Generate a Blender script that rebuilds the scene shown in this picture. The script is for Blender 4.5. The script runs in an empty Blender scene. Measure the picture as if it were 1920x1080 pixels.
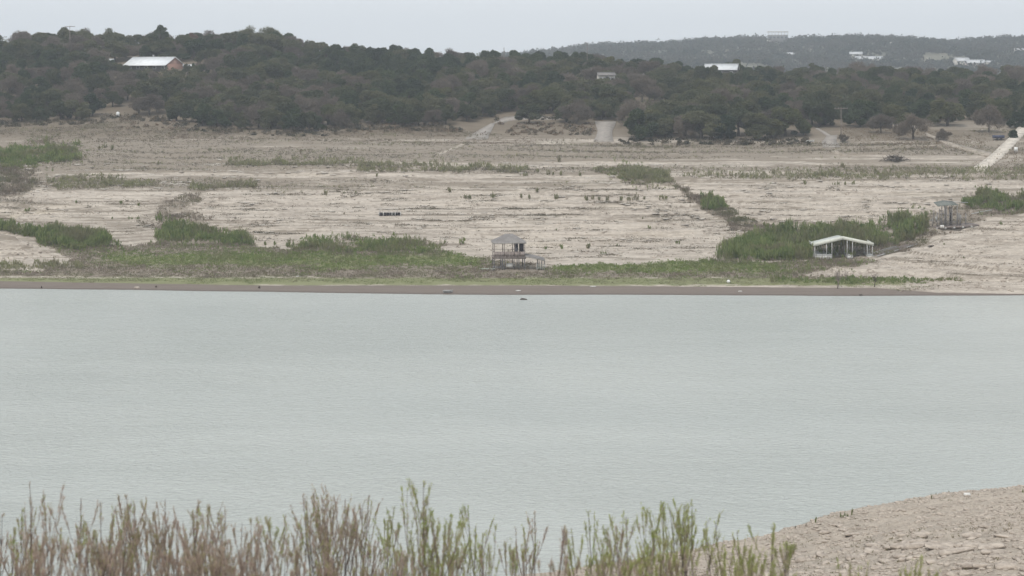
import bpy, math, random
import numpy as np
from mathutils import Vector, Matrix

random.seed(7)
rng = np.random.default_rng(7)
R = math.radians
SC = bpy.context.scene
COL = SC.collection

# ------------------------------------------------------------------ camera, sky, sun, exposure
F = 3640.0            # focal length in pixels of a 1920 px wide picture
HAZE = 0.00023
CAMH = 44.0           # eye height above the lake
HZ = 150.0            # row of the horizon
cam = bpy.data.cameras.new('camera')
cam.sensor_width = 36.0
cam.lens = F / 1920.0 * 36.0
cam.shift_y = -(540.0 - HZ) / 1920.0
cam.clip_start = 0.5
cam.clip_end = 9000.0
cam.dof.use_dof = True
cam.dof.focus_distance = 460.0
cam.dof.aperture_fstop = 2.0
camo = bpy.data.objects.new('camera', cam)
COL.objects.link(camo)
camo.location = (0, 0, CAMH)
camo.rotation_euler = (R(90), 0, 0)
SC.camera = camo

SUN_EL, SUN_AZ = 56.0, 205.0      # sun behind thin cloud, behind the camera and a little to the left
W = bpy.data.worlds.new('World')
SC.world = W
W.use_nodes = True
nt = W.node_tree
nt.nodes.clear()
out = nt.nodes.new('ShaderNodeOutputWorld')
bg = nt.nodes.new('ShaderNodeBackground')
sky = nt.nodes.new('ShaderNodeTexSky')
sky.sky_type = 'NISHITA'
sky.sun_disc = False
sky.sun_elevation = R(SUN_EL)
sky.sun_rotation = R(SUN_AZ)
sky.air_density = 1.0
sky.dust_density = 4.0
sky.ozone_density = 1.0
mixw = nt.nodes.new('ShaderNodeMix')
mixw.data_type = 'RGBA'
mixw.inputs[0].default_value = 0.88
nt.links.new(sky.outputs[0], mixw.inputs[6])
tcw = nt.nodes.new('ShaderNodeTexCoord'); nzw = nt.nodes.new('ShaderNodeTexNoise')
nzw.inputs['Scale'].default_value = 5.0; nzw.inputs['Detail'].default_value = 6.0
nt.links.new(tcw.outputs['Generated'], nzw.inputs['Vector'])
vw = nt.nodes.new('ShaderNodeMix'); vw.data_type = 'RGBA'
nt.links.new(nzw.outputs['Fac'], vw.inputs[0])
vw.inputs[6].default_value = (6.95, 7.35, 7.75, 1); vw.inputs[7].default_value = (7.7, 8.05, 8.4, 1)     # overcast veil, faintly mottled
nt.links.new(vw.outputs[2], mixw.inputs[7])
nt.links.new(mixw.outputs[2], bg.inputs[0])
bg.inputs[1].default_value = 0.10
nt.links.new(bg.outputs[0], out.inputs[0])

sl = bpy.data.lights.new('sun', 'SUN')
sl.energy = 1.35
sl.angle = R(14)
sl.color = (1.0, 0.965, 0.92)
so = bpy.data.objects.new('sun', sl)
COL.objects.link(so)
so.rotation_euler = (R(90 - SUN_EL), 0, R(180 - SUN_AZ))
so.location = (0, 0, 200)

SC.view_settings.view_transform = 'Standard'
SC.view_settings.look = 'None'
SC.view_settings.exposure = 0.40
SC.view_settings.gamma = 1.0
SC.view_settings.use_curve_mapping = False
SC.render.engine = 'CYCLES'
SC.cycles.max_bounces = 5
SC.cycles.volume_bounces = 0
SC.cycles.diffuse_bounces = 3
SC.cycles.glossy_bounces = 2
SC.cycles.transparent_max_bounces = 4

# ------------------------------------------------------------------ noise
def _h(ix, iy, s):
    n = (ix.astype(np.int64) * 374761393 + iy.astype(np.int64) * 668265263 + s * 2147483647) & 0xffffffff
    n = ((n ^ (n >> 13)) * 1274126177) & 0xffffffff
    return ((n ^ (n >> 16)) & 0xffffff) / float(0xffffff)
def vnoise(x, y, s=0):
    x = np.asarray(x, float); y = np.asarray(y, float)
    ix = np.floor(x); iy = np.floor(y)
    fx = x - ix; fy = y - iy
    fx = fx * fx * (3 - 2 * fx); fy = fy * fy * (3 - 2 * fy)
    a = _h(ix, iy, s); b = _h(ix + 1, iy, s); c = _h(ix, iy + 1, s); d = _h(ix + 1, iy + 1, s)
    return (a * (1 - fx) + b * fx) * (1 - fy) + (c * (1 - fx) + d * fx) * fy
def fbm(x, y, o=4, s=0):
    v = 0; a = 0.5; t = 0
    for i in range(o):
        v = v + a * vnoise(x * 2 ** i + 17.3 * i, y * 2 ** i - 9.1 * i, s + i); t += a; a *= 0.5
    return v / t
def sstep(a, b, x):
    t = np.clip((x - a) / (b - a), 0, 1)
    return t * t * (3 - 2 * t)

# ------------------------------------------------------------------ far bank heights
def px_of(x, y, z):
    return 960 + F * x / y, HZ + F * (CAMH - z) / y
PY = [340, 380, 397, 406, 421, 447.5, 475, 489, 510, 534, 567, 598, 634, 690, 740, 800, 860, 905, 960]
PZ = [-8, -2.2, 0, .5, 1.2, 2.2, 3.5, 5.0, 9.0, 13.2, 17.5, 21.0, 24.5, 29.6, 35.5, 43.0, 49.2, 49.5, 40.0]
SHX = [-140, -108, -52, -30, -5, 30, 70, 100, 140]
SHY = [15, 12.5, 6.5, 3.0, 0.2, 0.6, -1.6, -0.6, 1.5]
CRX = [-300, -130, -105, -80, -20, 40, 85, 130, 300]
CRZ = [6.5, 7.0, 6.5, 2.0, 0, -1.5, -6.5, -7.5, -8.0]
def base0(X, Y):
    d = np.interp(X, SHX, SHY) * (1 - sstep(415, 470, Y)) + 1.2 * (fbm(X / 16, Y * 0 + 3, 3, 60) - .5) * (1 - sstep(410, 440, Y))
    z = np.interp(Y - d, PY, PZ)
    z = z + np.interp(X, CRX, CRZ) * sstep(690, 850, Y)
    return z
def ridge(X, Y, xs, ys, yc, front, back):
    yc = np.array(yc, float)
    gx = (np.array(xs, float) - 960) * yc / F
    gz = CAMH - (np.array(ys, float) - HZ) * yc / F
    o = np.argsort(gx)
    zc = np.interp(X, gx[o], gz[o]); yy = np.interp(X, gx[o], yc[o])
    t = (Y - front) / (yy - front)
    up = np.where(t > 0, zc * np.clip(t, 0, 1) ** 0.88, -np.abs(zc) * np.abs(t) - 3 * np.clip(-t, 0, 1))
    dn = zc - 0.34 * (Y - yy)
    return np.where(Y < yy, up, dn)
RX = [1380, 1480, 1560, 1640, 1700, 1780, 1850, 1920, 2000, 2150]
RYP = [548, 517, 499, 489, 473, 437, 414, 395, 372, 340]
RYC = [414, 425, 430, 436, 441, 447, 452, 457, 462, 470]
LX = [-160, -60, 0, 40, 90, 140, 200]
LYP = [415, 424, 436, 447, 471, 490, 520]
LYC = [474, 470, 466, 464, 460, 452, 450]
def seg_dist(X, Y, P):
    best = np.full(np.shape(X), 1e9); dep = np.zeros(np.shape(X))
    for (x0, y0, d0), (x1, y1, d1) in zip(P[:-1], P[1:]):
        dx, dy = x1 - x0, y1 - y0
        t = np.clip(((X - x0) * dx + (Y - y0) * dy) / (dx * dx + dy * dy), 0, 1)
        d = np.hypot(X - x0 - t * dx, Y - y0 - t * dy)
        m = d < best
        best = np.where(m, d, best); dep = np.where(m, d0 + t * (d1 - d0), dep)
    return best, dep
def b0_hit(px, py):
    Y = np.linspace(385, 960, 4000)
    X = (px - 960) / F * Y
    k = np.argmax(base0(X, Y) >= CAMH - (py - HZ) * Y / F)
    return X[k], Y[k]
def gpath(pts):
    return [(*b0_hit(a, b), d) for a, b, d in pts]
GUL = [(gpath([(1195, 333, 0), (1300, 378, 1.6), (1400, 420, 2.4), (1500, 455, 2.4), (1600, 478, 1.2)]), 9.0),
       (gpath([(1560, 474, 1.0), (1680, 448, 2.2), (1780, 420, 2.6), (1900, 375, 3.2), (2000, 350, 3.0)]), 11.0),
       (gpath([(420, 340, 0), (340, 375, 1.2), (300, 415, 1.6), (270, 455, .4)]), 5.0),
       (gpath([(20, 270, 0), (40, 330, 2.0), (-20, 395, 2.5)]), 9.0)]
def terrace(z, X, Y, per, seed, lo):
    w = z / per + 1.6 * fbm(X / 55, Y / 38, 3, seed) + .25 * fbm(X / 6, Y / 6, 2, seed + 5)
    f = w - np.floor(w)
    return per * (sstep(lo, 1.0, f) - f)
def hfar(X, Y):
    X = np.asarray(X, float); Y = np.asarray(Y, float)
    z = base0(X, Y)
    for P, w in GUL:
        d, dep = seg_dist(X, Y, P)
        z = z - dep * np.exp(-(d / w) ** 2)
    sp = ridge(X, Y, RX, RYP, RYC, 397.5, 0)
    spl = ridge(X, Y, LX, LYP, LYC, 446.0, 0)
    ms = np.clip((sp - z) / 0.6, 0, 1) * (X > 40); ml = np.clip((spl - z) / .6, 0, 1) * (X < -70)
    z = np.where(X > 40, np.maximum(z, sp), z)
    z = np.where(X < -70, np.maximum(z, spl), z)
    m = np.maximum(np.maximum(sstep(2.6, 4.6, z) , sstep(1.0, 2.5, z) * ms), ml * .7) * (1 - sstep(615, 650, Y))
    k = fbm(X / 35, Y / 22, 3, 40)
    z = z + m * (terrace(z, X, Y, 1.35, 11, .62) * sstep(.30, .62, k) + terrace(z, X, Y, .55, 23, .6) * .8 * sstep(.42, .6, fbm(X / 18, Y / 9, 3, 44)))
    z = z + m * (.22 * (fbm(X / 5.5, Y / 2.2, 3, 70) - .5)) + sstep(.4, 1.2, z) * .16 * (fbm(X / 2, Y / 2, 2, 77) - .5)
    z = z + sstep(600, 680, Y) * 2.2 * (fbm(X / 45, Y / 45, 3, 90) - .5)
    return z

# ------------------------------------------------------------------ near bank heights
NSX = [-140, -60, -10, 3.8, 14, 24.8, 32.4, 41.6, 48, 55, 75, 140]
NSY = [150, 158, 167, 173.5, 180, 188, 196.5, 204.8, 207, 209.5, 216, 222]
def hnear(X, Y):
    X = np.asarray(X, float); Y = np.asarray(Y, float)
    s = np.interp(X, NSX, NSY) + 4.0 * (fbm(X / 7, Y * 0 + 1, 5, 5) - .5)
    d = s - Y
    z = np.where(d > 0, .172 * d + .35 * (1 - np.exp(-d / 3)), .25 * d)
    sight = CAMH - .2555 * Y - 1.35
    w = sstep(-3, 4, z - sight)
    z = np.maximum(z, sight)
    m = w * sstep(.3, 2.0, z)
    k = fbm(X / 14, Y / 12, 3, 140)
    z = z + m * (terrace(z, X, Y, 1.15, 111, .78) * sstep(.38, .6, k) * .8 + terrace(z, X, Y, .36, 123, .7) * .5 * sstep(.45, .65, fbm(X / 6, Y / 6, 2, 8)))
    z = z + m * (.5 * (fbm(X / 5, Y / 5, 3, 170) - .5) + .42 * (fbm(X / 1.1, Y / 1.3, 4, 175) - .5))
    return z

# ------------------------------------------------------------------ far hills
KX = [900, 985, 1040, 1100, 1180, 1270, 1300, 1360, 1420, 1440, 1500, 1600, 1700, 1780, 1795, 1850, 1920, 2050, 2300]
KY = [112, 107, 100, 93, 89, 86, 82, 79, 78, 82, 77, 75, 80, 86, 83, 77, 80, 84, 95]
RIDGE_Y = 2450.0
def hhill(X, Y):
    X = np.asarray(X, float); Y = np.asarray(Y, float)
    px = 960 + F * X / RIDGE_Y
    zr = CAMH - (np.interp(px, KX, KY) - HZ) * RIDGE_Y / F
    t = sstep(1350, RIDGE_Y, Y)
    z = 20 + (zr - 20) * t
    z = z + 30 * (fbm(X / 150, Y / 190, 3, 200) - .5) * t * (1 - t) * 4
    z = z + 3 * (fbm(X / 60, Y / 60, 3, 210) - .5)
    z = np.where(Y > RIDGE_Y, zr - (Y - RIDGE_Y) * .08, z)
    return z

# ------------------------------------------------------------------ ray hits
def hit(fn, px, py, y0=385.0, y1=960.0, n=520):
    for _ in range(2):
        Y = np.linspace(y0, y1, n)
        X = (px - 960) / F * Y
        z = fn(X, Y)
        a = z >= CAMH - (py - HZ) * Y / F
        k = int(np.argmax(a)) if a.any() else n - 1
        y0, y1, n = Y[max(k - 1, 0)], Y[k], 14
    return float(X[k]), float(Y[k]), float(z[k])
def at(px, py):
    return hit(hfar, px, py)

# ------------------------------------------------------------------ mesh helpers
def link(o, parent=None):
    COL.objects.link(o)
    if parent is not None: o.parent = parent
    return o
def mesh(name, V, Fc, smooth=False, tint=None, attrs=None):
    V = np.asarray(V, np.float32)
    me = bpy.data.meshes.new(name)
    fl = [np.asarray(f, np.int32) for f in (Fc if isinstance(Fc, list) else [Fc]) if len(f)]
    tot = np.concatenate([np.full(len(f), f.shape[1], np.int32) for f in fl])
    idx = np.concatenate([f.ravel() for f in fl])
    me.vertices.add(len(V)); me.vertices.foreach_set('co', V.ravel())
    me.loops.add(len(idx)); me.loops.foreach_set('vertex_index', idx)
    me.polygons.add(len(tot))
    st = np.concatenate([[0], np.cumsum(tot)[:-1]]).astype(np.int32)
    me.polygons.foreach_set('loop_start', st)
    if smooth: me.polygons.foreach_set('use_smooth', np.ones(len(tot), bool))
    at_ = dict(attrs or {})
    if tint is not None: at_['tint'] = tint
    for k, v in at_.items():
        a = me.attributes.new(k, 'FLOAT', 'POINT'); a.data.foreach_set('value', np.asarray(v, np.float32))
    me.update(calc_edges=True)
    me.validate()
    return me
def obj(name, me, mat, parent=None):
    if mat is not None and not me.materials: me.materials.append(mat)
    return link(bpy.data.objects.new(name, me), parent)
def tag(o, label=None, cat=None, group=None, kind=None):
    if label: o['label'] = label
    if cat: o['category'] = cat
    if group: o['group'] = group
    if kind: o['kind'] = kind
    return o
def thing(name, label, cat, loc=(0, 0, 0), rz=0, group=None, sc=1):
    o = bpy.data.objects.new(name, None)
    o.empty_display_size = .3
    COL.objects.link(o)
    o.location = loc; o.rotation_euler = (0, 0, rz)
    o.scale = (sc, sc, sc) if not isinstance(sc, (tuple, list)) else sc
    return tag(o, label, cat, group)

class MB:
    def __init__(s): s.v = []; s.f4 = []; s.f3 = []
    def quad(s, a, b, c, d):
        n = len(s.v); s.v += [tuple(a), tuple(b), tuple(c), tuple(d)]; s.f4.append((n, n + 1, n + 2, n + 3)); return s
    def box(s, c, d, rz=0, M=None):
        hx, hy, hz = d[0] / 2, d[1] / 2, d[2] / 2
        m = Matrix.Rotation(rz, 3, 'Z') if M is None else M
        n = len(s.v)
        for x, y, z in ((-1, -1, -1), (1, -1, -1), (1, 1, -1), (-1, 1, -1), (-1, -1, 1), (1, -1, 1), (1, 1, 1), (-1, 1, 1)):
            p = m @ Vector((x * hx, y * hy, z * hz)); s.v.append((c[0] + p.x, c[1] + p.y, c[2] + p.z))
        s.f4 += [tuple(n + i for i in q) for q in ((0, 3, 2, 1), (4, 5, 6, 7), (0, 1, 5, 4), (1, 2, 6, 5), (2, 3, 7, 6), (3, 0, 4, 7))]
        return s
    def bar(s, a, b, w, h=None):
        a = Vector(a); b = Vector(b); d = (b - a); L = d.length
        q = d.to_track_quat('X', 'Z').to_matrix()
        return s.box((a + b) / 2, (L, w, h or w), M=q)
    def tube(s, pts, rad, k=6, cap=True):
        pts = [Vector(p) for p in pts]
        if not hasattr(rad, '__len__'): rad = [rad] * len(pts)
        n0 = len(s.v)
        for i, p in enumerate(pts):
            d = (pts[min(i + 1, len(pts) - 1)] - pts[max(i - 1, 0)]).normalized()
            u = d.orthogonal().normalized(); w = d.cross(u)
            if i:  # keep frame from twisting
                u = (pu - d * pu.dot(d)).normalized(); w = d.cross(u)
            pu = u
            for j in range(k):
                t = 2 * math.pi * j / k
                s.v.append(tuple(p + (u * math.cos(t) + w * math.sin(t)) * rad[i]))
        for i in range(len(pts) - 1):
            for j in range(k):
                a = n0 + i * k + j; b = n0 + i * k + (j + 1) % k
                s.f4.append((a, b, b + k, a + k))
        if cap:
            for base, r in ((n0, True), (n0 + (len(pts) - 1) * k, False)):
                c = len(s.v); s.v.append(tuple(pts[0] if r else pts[-1]))
                for j in range(k):
                    a = base + j; b = base + (j + 1) % k
                    s.f3.append((b, a, c) if r else (a, b, c))
        return s
    def slab(s, top, th):
        """top: list of (left,right) point pairs; a strip with a real edge of depth th"""
        n = len(s.v)
        for l, r in top:
            s.v += [tuple(l), tuple(r), (l[0], l[1], l[2] - th), (r[0], r[1], r[2] - th)]
        for i in range(len(top) - 1):
            a = n + 4 * i; b = a + 4
            s.f4 += [(a, a + 1, b + 1, b), (a + 2, b + 2, b + 3, a + 3), (a, b, b + 2, a + 2), (a + 1, a + 3, b + 3, b + 1)]
        e = n + 4 * (len(top) - 1)
        s.f4 += [(n, n + 2, n + 3, n + 1), (e, e + 1, e + 3, e + 2)]
        return s
    def prism(s, prof, y0, y1):
        """closed profile (x,z) extruded along y"""
        n = len(s.v); k = len(prof)
        s.v += [(x, y0, z) for x, z in prof] + [(x, y1, z) for x, z in prof]
        for i in range(k):
            j = (i + 1) % k
            s.f4.append((n + i, n + j, n + k + j, n + k + i))
        # fan caps
        for off, rev in ((0, True), (k, False)):
            cx = sum(p[0] for p in prof) / k; cz = sum(p[1] for p in prof) / k
            c = len(s.v); s.v.append((cx, y0 if off == 0 else y1, cz))
            for i in range(k):
                j = (i + 1) % k
                s.f3.append((n + off + j, n + off + i, c) if rev else (n + off + i, n + off + j, c))
        return s
    def build(s, name, mat, parent=None, smooth=False):
        fl = []
        if s.f4: fl.append(np.array(s.f4))
        if s.f3: fl.append(np.array(s.f3))
        return obj(name, mesh(name, np.array(s.v), fl, smooth), mat, parent)

# ------------------------------------------------------------------ materials
MATS = {}
def mat(name, build=None, col=(.5, .5, .5), rough=.85, spec=.2, noise=None, metal=0, bump=None):
    if name in MATS: return MATS[name]
    m = bpy.data.materials.new(name); m.use_nodes = True
    nt = m.node_tree; b = nt.nodes['Principled BSDF']
    b.inputs['Roughness'].default_value = rough
    b.inputs['Metallic'].default_value = metal
    b.inputs['Specular IOR Level'].default_value = spec
    b.inputs['Base Color'].default_value = (*col, 1)
    if noise:                       # (scale, second colour, contrast lo, hi)
        sc, c2, lo, hi = noise
        N = Nd(nt)
        f = N.ramp(N.noise(N.pos(), sc, 5), lo, hi)
        c = N.mixc(f, col, c2)
        nt.links.new(c, b.inputs['Base Color'])
        if bump:
            bp = nt.nodes.new('ShaderNodeBump'); bp.inputs['Strength'].default_value = bump[0]; bp.inputs['Distance'].default_value = bump[1]
            nt.links.new(N.noise(N.pos(), bump[2], 6), bp.inputs['Height']); nt.links.new(bp.outputs[0], b.inputs['Normal'])
    if build: build(Nd(nt), b)
    MATS[name] = m
    return m
class Nd:
    def __init__(s, nt): s.nt = nt
    def n(s, t): return s.nt.nodes.new(t)
    def l(s, a, b): s.nt.links.new(a, b)
    def pos(s, scale=None):
        if not hasattr(s, '_p'): s._p = s.n('ShaderNodeNewGeometry').outputs['Position']
        if scale is None: return s._p
        v = s.n('ShaderNodeVectorMath'); v.operation = 'MULTIPLY'; s.l(s._p, v.inputs[0]); v.inputs[1].default_value = scale
        return v.outputs[0]
    def obj(s): return s.n('ShaderNodeTexCoord').outputs['Object']
    def noise(s, vec, sc, det=4, rough=.55, dist=0):
        t = s.n('ShaderNodeTexNoise'); s.l(vec, t.inputs['Vector']); t.inputs['Scale'].default_value = sc; t.inputs['Detail'].default_value = det
        t.inputs['Roughness'].default_value = rough; t.inputs['Distortion'].default_value = dist
        return t.outputs['Fac']
    def ramp(s, f, lo, hi, a=0., b=1.):
        m = s.n('ShaderNodeMapRange'); s.l(f, m.inputs[0]); m.inputs[1].default_value = lo; m.inputs[2].default_value = hi
        m.inputs[3].default_value = a; m.inputs[4].default_value = b; m.interpolation_type = 'SMOOTHSTEP'
        return m.outputs[0]
    def mixc(s, f, a, b, mode='MIX'):
        m = s.n('ShaderNodeMix'); m.data_type = 'RGBA'; m.blend_type = mode
        for sock, v in ((m.inputs[0], f), (m.inputs[6], a), (m.inputs[7], b)):
            if hasattr(v, 'is_linked'): s.l(v, sock)
            elif isinstance(v, (int, float)): sock.default_value = v
            else: sock.default_value = (*v, 1)
        return m.outputs[2]
    def math(s, op, a, b):
        m = s.n('ShaderNodeMath'); m.operation = op
        for i, v in enumerate((a, b)):
            if hasattr(v, 'is_linked'): s.l(v, m.inputs[i])
            else: m.inputs[i].default_value = v
        return m.outputs[0]
    def attr(s, name):
        a = s.n('ShaderNodeAttribute'); a.attribute_name = name; return a.outputs['Fac']
    def rand(s): return s.n('ShaderNodeObjectInfo').outputs['Random']
    def bump(s, h, st, dist, b):
        p = s.n('ShaderNodeBump'); p.inputs['Strength'].default_value = st; p.inputs['Distance'].default_value = dist
        s.l(h, p.inputs['Height']); s.l(p.outputs[0], b.inputs['Normal'])

def m_bank(N, b):
    strat = N.noise(N.pos((.06, .22, 1.6)), 1.0, 6, .60, .5)
    c = N.mixc(N.ramp(strat, .36, .62), (.295, .250, .205), (.468, .412, .345))
    patch = N.noise(N.pos((.028, .055, .3)), 1.0, 5, .6, .3)
    c = N.mixc(N.ramp(patch, .46, .70, 0, .7), c, (.36, .315, .265))
    yel = N.noise(N.pos((.02, .05, .2)), 1.0, 4, .6)
    c = N.mixc(N.ramp(yel, .57, .74, 0, .35), c, (.48, .41, .30))
    fine = N.noise(N.pos((.8, 1.0, 2.4)), 1.0, 6, .70)
    c = N.mixc(N.ramp(fine, .44, .70, 0, .65), c, (.62, .55, .465))
    dk = N.noise(N.pos((.16, .75, 1.8)), 1.0, 7, .72, .3)
    c = N.mixc(N.ramp(dk, .60, .70, 0, .62), c, (.19, .155, .12))
    # dry weeds and lichen, plus undercut ledge shade painted as dark lines
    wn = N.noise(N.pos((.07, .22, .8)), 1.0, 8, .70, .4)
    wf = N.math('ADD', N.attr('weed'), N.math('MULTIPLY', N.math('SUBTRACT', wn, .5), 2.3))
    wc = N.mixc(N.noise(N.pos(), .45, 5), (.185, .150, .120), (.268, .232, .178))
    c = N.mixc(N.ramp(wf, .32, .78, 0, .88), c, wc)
    tn = N.noise(N.pos((.25, .5, 1)), 1.0, 5, .6)
    gf = N.math('ADD', N.attr('grass'), N.math('MULTIPLY', N.math('SUBTRACT', tn, .5), 1.2))
    gc = N.mixc(N.noise(N.pos((.3, .9, 1)), 1.3, 4), (.165, .195, .075), (.215, .21, .105))
    c = N.mixc(N.ramp(gf, .35, .65, 0, .9), c, gc)
    mf = N.math('ADD', N.attr('mud'), N.math('MULTIPLY', N.math('SUBTRACT', tn, .5), .5))
    mc = N.mixc(N.noise(N.pos((.12, .8, 1)), 1.0, 5), (.150, .121, .099), (.215, .179, .152))
    sp = N.n('ShaderNodeSeparateXYZ'); N.l(N.pos(), sp.inputs[0])
    mc = N.mixc(N.ramp(sp.outputs[2], .03, .16, .45, 0), mc, (.075, .06, .052))
    c = N.mixc(N.ramp(mf, .4, .6), c, mc)
    lf = N.mixc(N.noise(N.pos(), .15, 5), (.115, .092, .066), (.22, .178, .128))
    c = N.mixc(N.attr('litter'), c, lf)
    N.l(c, b.inputs['Base Color'])
    N.bump(N.noise(N.pos((1, 1, 3)), 1.2, 6, .7), .6, .30, b)
def m_near(N, b):
    big = N.noise(N.pos((.25, .25, 1.0)), 1.0, 5, .6)
    c = N.mixc(N.ramp(big, .35, .65), (.36, .305, .25), (.485, .412, .335))
    f = N.noise(N.pos((1, 1, 1.6)), 2.4, 7, .72)
    c = N.mixc(N.ramp(f, .38, .68, 0, .8), c, (.60, .53, .44))
    d = N.noise(N.pos((1, 1, 2)), 1.1, 7, .75, .4)
    c = N.mixc(N.ramp(d, .56, .70, 0, .75), c, (.17, .14, .12))
    g = N.noise(N.pos(), .22, 5, .65)
    c = N.mixc(N.ramp(g, .60, .72, 0, .4), c, (.24, .22, .13))
    sp = N.n('ShaderNodeSeparateXYZ'); N.l(N.pos(), sp.inputs[0])
    c = N.mixc(N.ramp(N.math('ADD', sp.outputs[2], N.math('MULTIPLY', f, .3)), .22, .42, .75, 0), c, (.15, .125, .10))
    N.l(c, b.inputs['Base Color'])
    N.bump(N.noise(N.pos(), 3.0, 7, .75), 1.0, .28, b)
def m_rock(N, b):
    c = N.mixc(N.ramp(N.noise(N.pos((1, 1, 3)), 1.5, 6, .7), .35, .65), (.33, .28, .235), (.53, .46, .385))
    c = N.mixc(N.ramp(N.noise(N.pos(), 5.0, 5, .7), .58, .72, 0, .6), c, (.16, .135, .115))
    N.l(c, b.inputs['Base Color'])
    N.bump(N.noise(N.pos((1, 1, 2)), 4, 6, .7), .8, .12, b)
def m_water(N, b):
    c = N.mixc(N.ramp(N.noise(N.pos((.006, .016, 1)), 1.0, 5, .6, .5), .3, .7), (.378, .400, .370), (.438, .456, .422))
    N.l(c, b.inputs['Base Color'])
    h = N.math('ADD', N.noise(N.pos((1.0, 1.25, 1)), 1.0, 4, .6, .5), N.math('MULTIPLY', N.noise(N.pos((.22, .30, 1)), 1.0, 3), .5))
    lanes = N.ramp(N.noise(N.pos((.010, .022, 1)), 1.0, 4, .6, .6), .35, .65, .75, 1.15)
    h = N.math('MULTIPLY', h, lanes)
    N.bump(h, .9, .5, b)
    b.inputs['Roughness'].default_value = .22
    b.inputs['IOR'].default_value = 1.33
    b.inputs['Specular IOR Level'].default_value = .5
def fol(name, a, b2, c3=None, k=.55, nscale=.35):
    def f(N, b):
        r = N.rand()
        t = N.math('ADD', N.math('MULTIPLY', N.attr('tint'), k), N.math('MULTIPLY', r, 1 - k))
        c = N.mixc(N.ramp(t, .15, .85), a, b2)
        if c3: c = N.mixc(N.ramp(N.noise(N.pos(), nscale, 4), .42, .66, 0, .85), c, c3)
        N.l(c, b.inputs['Base Color'])
        b.inputs['Specular IOR Level'].default_value = .12
        b.inputs['Roughness'].default_value = .8
        tr = N.n('ShaderNodeBsdfTranslucent'); N.l(c, tr.inputs['Color'])
        mx = N.n('ShaderNodeMixShader'); mx.inputs[0].default_value = .42
        N.l(b.outputs[0], mx.inputs[1]); N.l(tr.outputs[0], mx.inputs[2])
        N.l(mx.outputs[0], [n for n in N.nt.nodes if n.type == 'OUTPUT_MATERIAL'][0].inputs['Surface'])
    return mat(name, f)
BANK = mat('bank_ground', m_bank, spec=.1)
NEAR = mat('near_ground', m_near, spec=.1)
ROCK = mat('limestone', m_rock, spec=.12)
WATER = mat('lake_water', m_water)
HILLM = mat('hill_ground', col=(.17, .16, .12), noise=(.02, (.30, .27, .22), .5, .75), spec=.05)
JUN = fol('juniper_leaf', (.036, .056, .028), (.092, .116, .052), k=.45)
OAK = fol('oak_leaf', (.066, .080, .040), (.148, .146, .078), k=.45)
TWIG = fol('bare_twig', (.125, .105, .084), (.215, .178, .140), k=.45)
BLOOM = fol('spring_leaf', (.10, .11, .048), (.16, .155, .075), k=.5)
RUSTY = fol('rusty_leaf', (.16, .095, .065), (.20, .125, .085), k=.5)
HILLF = fol('hill_leaf', (.020, .032, .020), (.080, .080, .052), (.085, .075, .058), k=1.0, nscale=.012)
WILG = fol('willow_leaf', (.125, .175, .050), (.235, .275, .100), (.215, .195, .110), k=1.0, nscale=.10)
GRSG = fol('reed_green', (.135, .190, .050), (.230, .280, .090), (.20, .20, .10), k=1.0, nscale=.12)
GRSB = fol('reed_brown', (.195, .160, .122), (.285, .235, .185), (.18, .18, .095), k=1.0, nscale=.14)
OLIV = fol('olive_shrub', (.185, .195, .090), (.30, .295, .160), (.27, .235, .17), k=.8, nscale=.3)
DRYW = fol('dry_weed', (.155, .130, .098), (.26, .225, .17), (.12, .11, .08), k=1.0, nscale=.2)
STRAW = fol('straw_scrub', (.20, .155, .105), (.29, .23, .165), k=.9)
BARK = mat('bark', col=(.075, .062, .052), noise=(3, (.14, .12, .10), .4, .65), spec=.05)
PALEBARK = mat('pale_bark', col=(.24, .20, .175), noise=(4, (.15, .125, .11), .4, .65), spec=.05)
CONC = mat('concrete', col=(.335, .30, .265), noise=(.7, (.25, .225, .195), .42, .66), spec=.15, bump=(.3, .05, 4))
DIRT = mat('pale_track', col=(.40, .345, .285), noise=(.5, (.27, .232, .185), .42, .62), spec=.08, bump=(.4, .1, 2))
WROOF = mat('white_metal_roof', col=(.80, .81, .81), noise=(.6, (.70, .71, .71), .4, .7), rough=.5, spec=.4)
DROOF = mat('dock_white_metal', col=(.66, .67, .60), noise=(.8, (.52, .53, .47), .42, .72), rough=.55, spec=.3)
GROOF = mat('grey_roof', col=(.19, .175, .165), noise=(.9, (.24, .225, .21), .4, .65), rough=.7, spec=.25)
GREENR = mat('faded_green_roof', col=(.20, .27, .235), noise=(1.2, (.27, .30, .28), .4, .65), rough=.6)
TIMB = mat('weathered_timber', col=(.215, .18, .16), noise=(1.5, (.13, .11, .10), .45, .7), spec=.1)
DECKT = mat('deck_boards', col=(.30, .255, .225), noise=(2, (.22, .185, .165), .4, .66), spec=.1)
DARK = mat('dark_panel', col=(.035, .030, .036), noise=(2, (.06, .05, .055), .4, .7), spec=.2)
STEEL = mat('galvanised_steel', col=(.36, .36, .365), noise=(3, (.25, .245, .245), .4, .7), rough=.55, metal=.2, spec=.3)
DSTEEL = mat('dull_steel', col=(.10, .10, .105), noise=(3, (.16, .15, .15), .4, .7), rough=.6, spec=.2)
FLOATW = mat('white_float', col=(.66, .65, .61), noise=(2, (.50, .48, .44), .45, .72), spec=.2, rough=.6)
FLOATG = mat('grey_float', col=(.47, .475, .46), noise=(1.6, (.34, .335, .32), .42, .7), spec=.2, rough=.65)
BRICK = mat('salmon_brick', col=(.36, .215, .165), noise=(2.5, (.29, .18, .145), .4, .66), spec=.1)
STUCCO = mat('pale_stucco', col=(.60, .56, .50), noise=(.6, (.52, .48, .42), .4, .66), spec=.1)
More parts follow.
